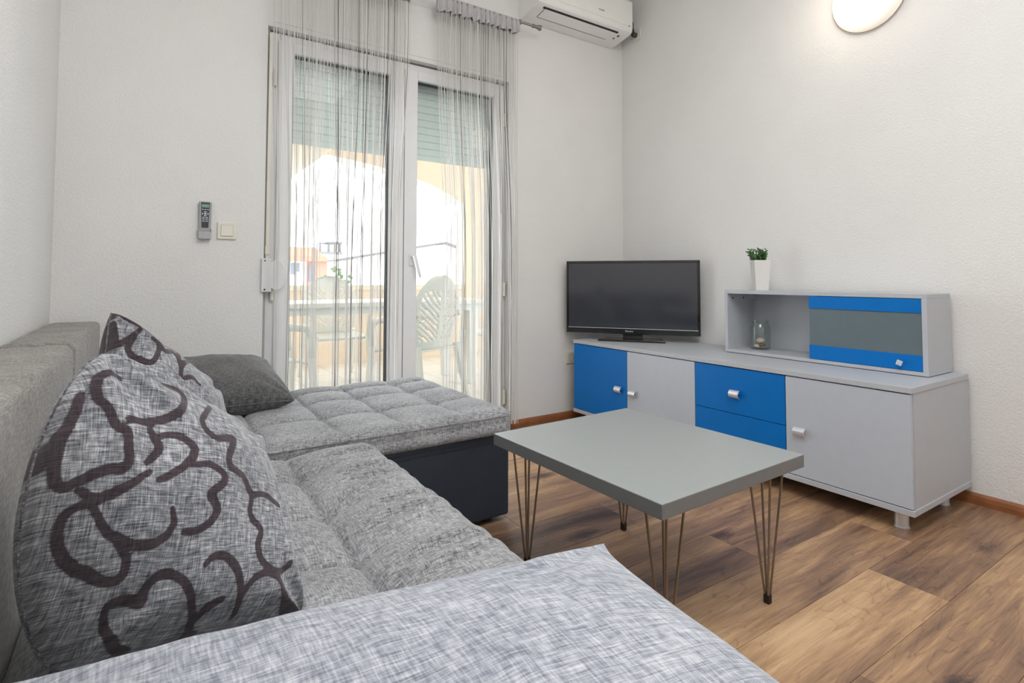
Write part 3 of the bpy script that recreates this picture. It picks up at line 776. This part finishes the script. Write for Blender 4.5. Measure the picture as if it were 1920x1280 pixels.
# stitched seam along the chaise's upper edge
b = MB().tube([(-.1, 1.8685, .421), (1.20, 1.8675, .421), (1.226, 1.8725, .421), (1.243, 1.883, .421), (1.254, 1.90, .421), (1.2595, 1.926, .421), (1.2595, 2.72, .421)], .0016, 6)
sop(b, 'piping', m_sofa, smooth=True, uv=True)
sop(MB().box(-.30, 1.24, 1.885, 2.78, .02, .348).bevel(.012, 2), 'chaise_base', m_leather)
sop(MB().box(.4, 1.236, 1.8815, 1.886, .318, .322), 'leather_seam', m_leather)
sop(MB().box(-.30, .60, .14, 1.86, .06, .272).bevel(.012, 2), 'seat_base', m_leather)
for x, y in ((1.16, 1.94), (1.16, 2.72), (-.2, 2.72), (-.2, .22), (.52, .22), (.52, 1.2)):
    z1 = .022 if y > 1.9 else .062
    sop(MB().cyl((x, y, 0), (x, y, z1), .025, n=14), 'foot', m_black)
for y0, y1 in ((.14, 1.962), (1.978, 2.985)):
    b = MB().box(-.336, -.165, y0, y1, .25, .785)
    bmesh.ops.subdivide_edges(b.bm, edges=[e for e in b.bm.edges if abs(e.verts[0].co.y-e.verts[1].co.y) > .3], cuts=24)
    bmesh.ops.bevel(b.bm, geom=[e for e in b.bm.edges if len(e.link_faces) == 2 and e.calc_face_angle() > 1], offset=.024, segments=4, affect='EDGES', profile=.5)
    for v in b.bm.verts:
        if v.co.z > .6: v.co.z += .003*math.sin(v.co.y*23)+.002*math.sin(v.co.y*51)
    sop(b, 'backrest', m_back, smooth=50, uv=True)
sop(MB().box(-.325, -.18, 1.955, 1.985, .26, .765), 'seam_gap', m_black)

# ------------------------------------------------------------------ pillows
def sdf(P, curves):
    """distance from the points to the ribbons (curve points, half width at start, middle, end)"""
    D = np.full(len(P), 9.0)
    for pts, wds in curves:
        pts = np.array(pts); n = len(pts)
        tt = np.linspace(0, 1, n); W = np.interp(tt, np.linspace(0, 1, len(wds)), wds)
        for i in range(n-1):
            a, b = pts[i], pts[i+1]; ab = b-a; L2 = ab@ab+1e-12
            t = np.clip(((P-a)@ab)/L2, 0, 1)
            q = a+t[:, None]*ab
            D = np.minimum(D, np.hypot(*(P-q).T)-(W[i]+(W[i+1]-W[i])*t))
    return D
def pillow(name, label, quad, T, mat, curves=None, n=110, conc=.07, seed=1, wrinkle=.006, ear=0.0, lift=0.0, left=None, size=.45, expo=.5, group=None):
    """stuffed cover between four corner points (top left, top right, bottom right, bottom left seen from its front)"""
    TL, TR, BR, BL = [Vector(p) for p in quad]
    nn = ((TR-TL+BR-BL)/2).cross((TL-BL+TR-BR)/2).normalized()
    c = (TL+TR+BR+BL)/4
    def base(a, b):
        k = 1+ear*(abs(a)**6*abs(b)**6)
        s = a*(1-(left if (left is not None and a < 0) else conc)*(1-b*b)*abs(a)**2)*k; t = b*(1-conc*(1-a*a)*abs(b)**2)*k
        return (TL*(1-s)*(1+t)+TR*(1+s)*(1+t)+BR*(1+s)*(1-t)+BL*(1-s)*(1-t))/4-c, s, t
    g = np.linspace(-1, 1, n+1); g = np.sign(g)*(1-(1-np.abs(g))**1.35)
    bm = bmesh.new(); uvl = bm.loops.layers.uv.new('UVMap'); V = {}; uvc = {}
    h = size/2
    for side in (1, -1):
        for i, a in enumerate(g):
            for j, b in enumerate(g):
                rim = i in (0, n) or j in (0, n)
                if side == -1 and rim: V[side, i, j] = V[1, i, j]; continue
                p, s, t = base(a, b)
                R_ = max(0, (1-a*a)*(1-b*b)); env = R_**.35 if not rim else 0
                cr = max(0, abs(a*b)-.12)
                ang = math.atan2(b-math.copysign(1, b), a-math.copysign(1, a))
                x, y = s*h, t*h
                wv = noise.noise(Vector((x*7+seed*3.1, y*7+side*5, seed)))*wrinkle*1.6
                wv += math.sin(ang*11+seed+side)*wrinkle*1.7*min(1, cr*2.4)
                wv += noise.noise(Vector((x*24+seed, y*8+side*2, seed*2.)))*wrinkle*.9
                z = side*T/2*R_**expo+side*wv*env+lift*(abs(a)**10*abs(b)**10)
                bv = bm.verts.new(p+nn*z); V[side, i, j] = bv; uvc[bv] = (x*1.1, y*1.1)
        for i in range(n):
            for j in range(n):
                f = [V[side, i, j], V[side, i+1, j], V[side, i+1, j+1], V[side, i, j+1]]
                if side == -1: f = f[::-1]
                fa = bm.faces.new(f); fa.smooth = True
                for lp in fa.loops: lp[uvl].uv = uvc[lp.vert]
    sdv = None
    if curves is not None:
        sdv = sdf(np.array([uvc[v_] for v_ in bm.verts]), curves)
    me = bpy.data.meshes.new(name); bm.to_mesh(me); bm.free()
    if sdv is not None:
        at = me.attributes.new('print_sdf', 'FLOAT', 'POINT'); at.data.foreach_set('value', sdv.astype(np.float32))
    me.materials.append(mat)
    o = link(name, me); o.location = c
    b = MB(); rim = []
    for q in range(160):
        k, t = divmod(q, 40); f = -1+2*t/40
        a_, b_ = ((f, -1), (1, f), (-f, 1), (-1, -f))[k]
        rim.append(base(a_, b_)[0]+nn*lift*(abs(a_)**10*abs(b_)**10))
    b.tube(rim+[rim[0]], .0022, 5)
    b.obj('seam', mat, o, smooth=True, uv=True)
    return tag(o, label, 'cushion', group)

# printed loops and hearts on the cushion covers, as strokes in the cover's own metres
STROKES = [[(-0.292,0.142),(-0.294,0.131),(-0.296,0.121),(-0.299,0.111),(-0.304,0.1),(-0.309,0.089),(-0.313,0.079),(-0.317,0.069),(-0.319,0.059),(-0.32,0.05),(-0.322,0.038),(-0.322,0.026),(-0.321,0.015),(-0.319,0.009),(-0.314,0.003),(-0.309,0.0),(-0.303,0.003),(-0.296,0.006),(-0.288,0.009),(-0.278,0.015),(-0.269,0.018),(-0.259,0.022),(-0.249,0.024),(-0.237,0.022),(-0.23,0.026),(-0.225,0.033),(-0.224,0.044),(-0.227,0.053),(-0.228,0.062),(-0.228,0.073),(-0.231,0.081),(-0.237,0.086),(-0.243,0.086),(-0.249,0.091),(-0.253,0.099),(-0.257,0.11),(-0.261,0.118),(-0.266,0.124),(-0.271,0.128),(-0.274,0.133),(-0.275,0.143),(-0.275,0.156),(-0.272,0.166),(-0.267,0.173),(-0.261,0.177),(-0.254,0.18),(-0.247,0.181),(-0.239,0.179),(-0.232,0.177)],[(-0.292,0.142),(-0.297,0.128),(-0.3,0.114),(-0.305,0.102),(-0.309,0.089),(-0.316,0.078),(-0.32,0.067),(-0.325,0.059),(-0.328,0.052),(-0.331,0.045),(-0.333,0.041),(-0.334,0.039),(-0.335,0.033)],[(-0.144,0.189),(-0.129,0.19),(-0.114,0.19),(-0.104,0.187),(-0.1,0.182),(-0.1,0.175),(-0.103,0.166),(-0.115,0.15),(-0.124,0.138),(-0.131,0.13),(-0.14,0.124),(-0.151,0.117),(-0.162,0.112),(-0.173,0.109),(-0.186,0.105),(-0.198,0.102),(-0.209,0.102),(-0.219,0.102),(-0.229,0.102)],[(-0.186,0.1),(-0.186,0.094),(-0.186,0.089),(-0.182,0.084),(-0.18,0.078),(-0.174,0.072),(-0.17,0.066),(-0.17,0.061),(-0.173,0.054),(-0.176,0.05),(-0.182,0.045),(-0.186,0.04),(-0.192,0.036)],[(-0.17,0.081),(-0.161,0.084),(-0.149,0.088),(-0.139,0.088),(-0.129,0.088),(-0.118,0.083),(-0.112,0.078),(-0.106,0.075),(-0.103,0.07),(-0.101,0.064),(-0.104,0.056),(-0.106,0.05),(-0.112,0.044),(-0.12,0.036),(-0.131,0.027),(-0.144,0.021),(-0.152,0.015),(-0.163,0.01),(-0.17,0.008)],[(-0.185,0.021),(-0.198,0.014),(-0.211,0.004),(-0.221,-0.001),(-0.229,-0.006),(-0.238,-0.009),(-0.245,-0.014),(-0.253,-0.015),(-0.262,-0.018),(-0.271,-0.018),(-0.278,-0.015),(-0.284,-0.01),(-0.291,-0.006)],[(-0.11,0.036),(-0.097,0.037),(-0.084,0.04),(-0.072,0.041),(-0.06,0.037),(-0.051,0.032),(-0.044,0.027),(-0.039,0.021),(-0.038,0.016),(-0.039,0.01),(-0.046,0.004),(-0.056,-0.002),(-0.063,-0.008),(-0.066,-0.011),(-0.066,-0.013),(-0.066,-0.017),(-0.06,-0.023),(-0.054,-0.031),(-0.051,-0.038),(-0.052,-0.045),(-0.058,-0.053),(-0.064,-0.06),(-0.072,-0.065),(-0.083,-0.07),(-0.092,-0.073),(-0.099,-0.073),(-0.105,-0.073),(-0.111,-0.073)],[(-0.141,-0.037),(-0.137,-0.045),(-0.134,-0.052),(-0.132,-0.06),(-0.137,-0.067),(-0.143,-0.077),(-0.152,-0.082),(-0.163,-0.088),(-0.176,-0.091),(-0.188,-0.091),(-0.199,-0.089),(-0.209,-0.085),(-0.22,-0.078),(-0.228,-0.073),(-0.237,-0.07),(-0.245,-0.062),(-0.253,-0.053),(-0.262,-0.04),(-0.27,-0.028)],[(-0.27,-0.028),(-0.276,-0.027),(-0.281,-0.027),(-0.287,-0.027),(-0.292,-0.029),(-0.297,-0.032),(-0.302,-0.036),(-0.305,-0.044),(-0.305,-0.053),(-0.305,-0.062),(-0.303,-0.072),(-0.301,-0.078),(-0.296,-0.086),(-0.291,-0.095),(-0.283,-0.102),(-0.276,-0.108),(-0.269,-0.113),(-0.26,-0.115),(-0.254,-0.118),(-0.249,-0.121),(-0.245,-0.125),(-0.24,-0.127),(-0.233,-0.132),(-0.226,-0.134),(-0.221,-0.136),(-0.214,-0.135),(-0.21,-0.132),(-0.206,-0.128),(-0.205,-0.122),(-0.205,-0.112),(-0.206,-0.104),(-0.212,-0.095),(-0.217,-0.088),(-0.223,-0.081)],[(-0.016,-0.23),(-0.036,-0.226),(-0.045,-0.218),(-0.053,-0.208),(-0.059,-0.198),(-0.07,-0.187),(-0.079,-0.174),(-0.086,-0.164),(-0.093,-0.153),(-0.1,-0.145),(-0.109,-0.139),(-0.119,-0.134),(-0.129,-0.133),(-0.14,-0.134),(-0.147,-0.138),(-0.154,-0.144),(-0.157,-0.152),(-0.158,-0.159),(-0.157,-0.165),(-0.16,-0.17),(-0.165,-0.168),(-0.173,-0.164),(-0.184,-0.162),(-0.194,-0.162),(-0.206,-0.164),(-0.213,-0.166),(-0.217,-0.169),(-0.216,-0.174),(-0.213,-0.18),(-0.206,-0.187),(-0.2,-0.199),(-0.195,-0.21),(-0.18,-0.218),(-0.162,-0.226),(-0.136,-0.234)],[(-0.047,-0.211),(-0.044,-0.205),(-0.04,-0.198),(-0.035,-0.193),(-0.027,-0.19),(-0.018,-0.186),(-0.01,-0.184)],[(-0.066,-0.128),(-0.06,-0.122),(-0.053,-0.117),(-0.044,-0.114),(-0.032,-0.114),(-0.018,-0.117),(-0.009,-0.123),(0.0,-0.132),(0.009,-0.142),(0.016,-0.155),(0.021,-0.166),(0.026,-0.177),(0.029,-0.188),(0.032,-0.197),(0.033,-0.204),(0.036,-0.212)],[(0.03,-0.193),(0.033,-0.181),(0.038,-0.171),(0.046,-0.162),(0.056,-0.155),(0.072,-0.151),(0.083,-0.148),(0.094,-0.151),(0.104,-0.155),(0.114,-0.161),(0.123,-0.171),(0.127,-0.183),(0.137,-0.196),(0.148,-0.207),(0.165,-0.219),(0.177,-0.229),(0.183,-0.235),(0.193,-0.238),(0.191,-0.238)],[(-0.029,0.178),(-0.05,0.158),(-0.063,0.144),(-0.074,0.131),(-0.075,0.123),(-0.074,0.114),(-0.069,0.106),(-0.063,0.101),(-0.056,0.096),(-0.045,0.094),(-0.03,0.099),(-0.012,0.104),(0.0,0.105),(-0.005,0.094),(-0.015,0.078),(-0.024,0.065),(-0.027,0.055),(-0.027,0.047),(-0.024,0.04),(-0.013,0.037),(0.001,0.034),(0.017,0.031),(0.027,0.021),(0.033,0.008),(0.039,-0.003),(0.05,-0.003),(0.062,-0.001),(0.077,0.001),(0.093,-0.003),(0.108,-0.011),(0.126,-0.017)],[(0.039,-0.009),(0.038,-0.021),(0.033,-0.033),(0.036,-0.043),(0.042,-0.054),(0.055,-0.062),(0.064,-0.071),(0.064,-0.08),(0.058,-0.09),(0.056,-0.099),(0.059,-0.11),(0.065,-0.122),(0.075,-0.132),(0.086,-0.14),(0.1,-0.147),(0.118,-0.15),(0.136,-0.146),(0.146,-0.14),(0.154,-0.134)],[(0.137,-0.196),(0.151,-0.205),(0.167,-0.214),(0.183,-0.222),(0.195,-0.226),(0.209,-0.231),(0.223,-0.233)]]
STROKES_FAR = [[(-0.239,0.204),(-0.239,0.2),(-0.239,0.193),(-0.238,0.185),(-0.237,0.173),(-0.236,0.16),(-0.235,0.153),(-0.234,0.15),(-0.232,0.146),(-0.229,0.146),(-0.224,0.149),(-0.218,0.154),(-0.21,0.161),(-0.205,0.165),(-0.201,0.169),(-0.195,0.177),(-0.182,0.189),(-0.175,0.198)],[(-0.201,0.161),(-0.203,0.158),(-0.204,0.154),(-0.207,0.149),(-0.207,0.144),(-0.208,0.138),(-0.207,0.133),(-0.204,0.127),(-0.201,0.122),(-0.197,0.117),(-0.192,0.114),(-0.188,0.11),(-0.181,0.109),(-0.176,0.105),(-0.169,0.102),(-0.162,0.101),(-0.158,0.101),(-0.152,0.104),(-0.147,0.109),(-0.141,0.12),(-0.132,0.135),(-0.125,0.149),(-0.122,0.157),(-0.121,0.163),(-0.124,0.169),(-0.127,0.175),(-0.133,0.179),(-0.139,0.183)],[(-0.12,0.171),(-0.115,0.163),(-0.11,0.156),(-0.105,0.152),(-0.094,0.157),(-0.074,0.171),(-0.061,0.178),(-0.056,0.17),(-0.051,0.161),(-0.05,0.148),(-0.05,0.138),(-0.05,0.129),(-0.05,0.121),(-0.051,0.111),(-0.054,0.101),(-0.055,0.091)],[(-0.064,0.204),(-0.056,0.2),(-0.044,0.198),(-0.038,0.194),(-0.032,0.189),(-0.044,0.165),(-0.046,0.15)],[(-0.05,0.121),(-0.044,0.128),(-0.037,0.139),(-0.028,0.148),(-0.02,0.155),(-0.007,0.164),(0.013,0.18)],[(-0.239,0.224),(-0.238,0.233),(-0.237,0.237),(-0.233,0.235),(-0.228,0.233),(-0.221,0.23),(-0.215,0.228),(-0.209,0.227),(-0.203,0.224),(-0.194,0.219),(-0.184,0.215),(-0.176,0.211)],[(-0.045,0.083),(-0.036,0.088),(-0.027,0.093),(-0.015,0.096),(-0.003,0.096),(0.006,0.089),(0.015,0.083)]]
CUR = [(p, (.0055, .0088, .0062)) for p in STROKES]
CUR2 = [(p, (.0075, .0085, .0065)) for p in STROKES_FAR]+[([(-y*1.05+.01, x*1.05-.08) for x, y in p], (.005, .008, .0055)) for p in STROKES[8:12]]

P1 = pillow('patterned_cushion', 'large heart patterned grey cushion nearest, upright against the sofa back',
       [(-.055, .99, .875), (.170, 1.22, .650), (.218, .925, .425), (-.095, .93, .455)], .25, m_pat, CUR, seed=2, wrinkle=.008, ear=-.05, left=-.36, expo=.42)
P2 = pillow('patterned_cushion', 'heart patterned grey cushion leaning behind the nearest patterned cushion',
       [(-.068, 1.50, .905), (.145, 1.72, .66), (.20, 1.42, .46), (-.11, 1.42, .48)], .23, m_pat, CUR2, seed=5, wrinkle=.007, ear=-.04, expo=.42)
P3 = pillow('plain_cushion', 'plain dark grey cushion lying on the chaise beside the wall',
       [(.02, 2.66, .615), (.46, 2.70, .59), (.515, 2.36, .475), (.02, 2.34, .475)], .20, m_pil, seed=8, wrinkle=.004, n=70, size=.5, expo=.40, ear=-.02)
P4 = pillow('plain_cushion', 'big pale grey cushion lying in the near foreground on sofa',
       [(-.14, .735, .56), (.585, .635, .55), (.56, .17, .53), (-.12, .17, .52)], .165, m_near, seed=11, wrinkle=.004, n=100, size=.6, ear=.025, lift=.012, expo=.34)

# ------------------------------------------------------------------ balcony and what lies beyond it
bfl = struct(MB().box(-1.6, 5.2, 3.27, 6.62, -.2, -.0085).obj('floor_balcony', m_grout), 'pale tiled balcony floor')
tm = MB().box(-.1975, .1975, -.1975, .1975, -.0085, 0).mesh('tile'); tm.materials.append(m_tile)
for i in range(12):
    for j in range(8):
        o = link('tile', tm, bfl); o.location = (-.6+.4*i, 3.47+.4*j, 0)
struct(MB().box(-1.6, 5.2, 3.27, 6.6, 2.75, 2.95).obj('ceiling_balcony', m_beige))
struct(MB().box(-1.6, 1.28, 3.40, 6.29, 2.06, 2.75).obj('trim_2', m_beige), 'beige dropped ceiling beam over the balcony')
arc = [(-1.25, .0), (-1.6, 0), (-1.6, 2.75), (5.2, 2.75), (5.2, 0), (3.45, 0)]
arch = [(1.2+2.45*math.cos(a), 1.60+.78*math.sin(a)) for a in np.linspace(.40, math.pi, 31)]
struct(MB().prism(arc+[(3.45, 1.88)]+arch[:-1]+[(-1.25, 1.60)], 'y', 6.3, 6.55).obj('wall_balcony', m_beige), 'beige balcony wall with a wide arched opening')
struct(MB().box(-1.25, 3.45, 6.34, 6.5, 0, .83).obj('wall_parapet', m_beige))
struct(MB().box(-1.25, 3.45, 6.31, 6.54, .83, .89).bevel(.004, 1).obj('trim_3', m_cap))
struct(MB().box(5.0, 5.2, 3.27, 6.5, 0, 2.75).obj('wall_balcony_right', m_beige))
struct(MB().box(-1.6, -1.4, 3.27, 6.5, 0, 2.75).obj('wall_balcony_left', m_beige))

gt = thing('garden_table', 'long white plastic garden table on the balcony', 'table', (1.6, 4.75, 0))
MB().box(-1.0, 1.1, -.36, .36, .735, .775).bevel(.008, 2).obj('tabletop', m_wplast, gt)
MB().box(-.94, 1.04, -.32, .32, .68, .735).obj('apron', m_wplast, gt)
for x in (-.80, .92):
    for y in (-.27, .27):
        b, _ = frustum(.06, .10, 0, .68); bmesh.ops.translate(b.bm, verts=b.bm.verts, vec=(x, y, 0)); b.obj('leg', m_wplast, gt, bev=.006)

def garden_chair(label, loc, rz):
    """monobloc chair facing -Y: vein-slotted oval back, scooped seat, arms and four splayed legs"""
    t = thing('garden_chair', label, 'chair', loc, rz, 'white garden chairs on the balcony')
    nu, nv = 36, 44; b = MB(); V = {}
    for i in range(nu+1):
        u = -1+2*i/nu
        for j in range(nv+1):
            f = j/nv
            wd = .20+.075*math.sin(math.pi*min(1, f*1.15)*.9)
            if f > .72: wd *= math.sqrt(max(0, 1-((f-.72)/.28)**2))*.92+.08*(1-f)
            z = .43+.56*f
            V[i, j] = b.bm.verts.new((u*wd, .20+.10*f-.07*u*u*(1-.2*f), z))
    for i in range(nu):
        for j in range(nv):
            u = -1+2*(i+.5)/nu; f = (j+.5)/nv
            w_ = abs(u); s = (f-.38*w_)*13
            slot = .1 < w_ < .80 and .12 < f < .80 and (s % 1) < .34
            if slot: continue
            b.bm.faces.new((V[i, j], V[i+1, j], V[i+1, j+1], V[i, j+1]))
    bmesh.ops.delete(b.bm, geom=[v for v in b.bm.verts if not v.link_faces], context='VERTS')
    o = b.obj('backrest', m_wplast, t, smooth=True); md = o.modifiers.new('thick', 'SOLIDIFY'); md.thickness = .006
    b = MB(); V = {}
    for i in range(13):
        for j in range(13):
            u, v = -1+i/6, -1+j/6
            V[i, j] = b.bm.verts.new((u*(.235-.015*v), .0+v*.225, .435-.018*(1-u*u)*(1-v*v)-.03*max(0, -v)**4))
    for i in range(12):
        for j in range(12): b.bm.faces.new((V[i, j], V[i+1, j], V[i+1, j+1], V[i, j+1]))
    o = b.obj('seat', m_wplast, t, smooth=True); md = o.modifiers.new('thick', 'SOLIDIFY'); md.thickness = .012
    for sx in (-1, 1):
        b = MB(); P = []
        for y, z, dx in ((.235, .70, .235), (.12, .67, .265), (-.08, .655, .272), (-.20, .64, .262), (-.235, .57, .256), (-.24, .43, .25)):
            P.append((sx*dx, y, z))
        b.tube(P, [.022, .024, .026, .026, .022, .02], 8)
        b.obj('armrest', m_wplast, t, smooth=True)
        MB().tube([(sx*.25, -.24, .44), (sx*.262, -.255, .22), (sx*.275, -.27, 0)], [.032, .027, .021], 6).obj('leg', m_wplast, t, smooth=50)
        MB().tube([(sx*.225, .21, .46), (sx*.24, .26, .22), (sx*.26, .315, 0)], [.034, .028, .021], 6).obj('leg', m_wplast, t, smooth=50)
    return t
gA = garden_chair('white plastic chair behind the balcony table, seen through left door pane', (1.52, 5.38, .0), 0)
dup(gA, (1.79, 4.05, 0), math.radians(-157), 'white plastic chair nearest the glass, seen beside the door handle')
dup(gA, (3.02, 4.85, 0), math.radians(-75), 'white plastic chair at the right end of balcony table')
dup(gA, (.66, 4.02, 0), math.radians(95), 'white plastic chair at the left end of balcony table')

# far houses
m_hred = plain('red_facade', (200, 132, 116), .8, var=.05)
m_roof = plain('red_roof_tile', (200, 122, 98), .8, var=.12, nscale=6)
m_hwhite = plain('white_facade', (246, 243, 238), .8)
m_win = plain('far_window', (110, 118, 130), .4)
m_conc = plain('bare_concrete', (120, 120, 122), .9)
m_dark = plain('grey_roof_edge', (104, 100, 104), .7)
hs = thing('house', 'far house with red tiled roof and red wall seen through left pane', 'house', (7, 31, -5))
rel(MB().box(5.2, 6.95, 30, 36, -5, 1.85), hs).obj('wall', m_hwhite, hs)
lab(rel(MB().box(6.95, 8.0, 29.9, 36, -5, 1.85), hs).obj('wall', m_hred, hs), 'red wall')
rel(MB().prism([(29.6, 1.85), (33, 2.75), (36.4, 1.85)], 'x', 5.0, 8.1), hs).obj('roof', m_roof, hs)
rel(MB().box(6.16, 6.40, 29.93, 30.0, 1.15, 1.75), hs).obj('window', m_win, hs)
rel(MB().box(6.47, 6.60, 29.93, 30.0, 1.3, 1.75), hs).obj('window', m_win, hs)
rel(MB().box(7.05, 7.25, 29.82, 29.9, .8, 1.7), hs).obj('window', m_win, hs)
cb = thing('house', 'unfinished grey concrete house behind the red roofed house', 'house', (12, 46, -5))
rel(MB().box(11.0, 13.1, 45, 50, -5, 2.9), cb).obj('wall', m_hwhite, cb)
rel(MB().box(11.0, 13.2, 44.8, 50, 2.9, 3.1), cb).obj('floor_slab', m_conc, cb)
for x in (11.4, 12.1, 12.6, 13.0):
    rel(MB().box(x, x+.14, 45, 45.3, 3.1, 3.85), cb).obj('column', m_conc, cb)
rel(MB().box(12.0, 13.2, 44.8, 47, 3.8, 3.92), cb).obj('roof_slab', m_conc, cb)
gh = thing('house', 'white gabled neighbour house with a grey roof edge beyond the parapet', 'house', (6.5, 16.5, -5))
rel(MB().prism([(4.55, -5), (8.65, -5), (8.65, 1.88), (7.98, 2.08), (4.55, 1.45)], 'y', 16, 16.6), gh).obj('wall', m_hwhite, gh)
for a, b2 in (((4.45, 1.45), (7.98, 2.10)), ((7.98, 2.10), (8.75, 1.86))):
    rel(MB().prism([(a[0], a[1]), (b2[0], b2[1]), (b2[0], b2[1]+.045), (a[0], a[1]+.045)], 'y', 15.8, 16.7), gh).obj('roof_edge', m_dark, gh)
tr = thing('tree', 'green bush growing beyond the balcony parapet', 'tree', (2.85, 10, -1))
b = MB(); rt_ = random.Random(2)
for i in range(160):
    p = Vector((rt_.gauss(0, .13), rt_.gauss(0, .13), 1.75+rt_.gauss(0, .16)))
    b.ball(p, .04, (1, .6, .8), 6, Matrix.Rotation(rt_.uniform(0, 3), 4, 'X'))
o = b.obj('foliage', plain('bush_leaf', (84, 116, 62), .7, var=.3), tr); o['kind'] = 'stuff'
MB().cyl((0, 0, -4), (0, 0, 1.7), .04, .02, n=8).obj('trunk', m_soil, tr)
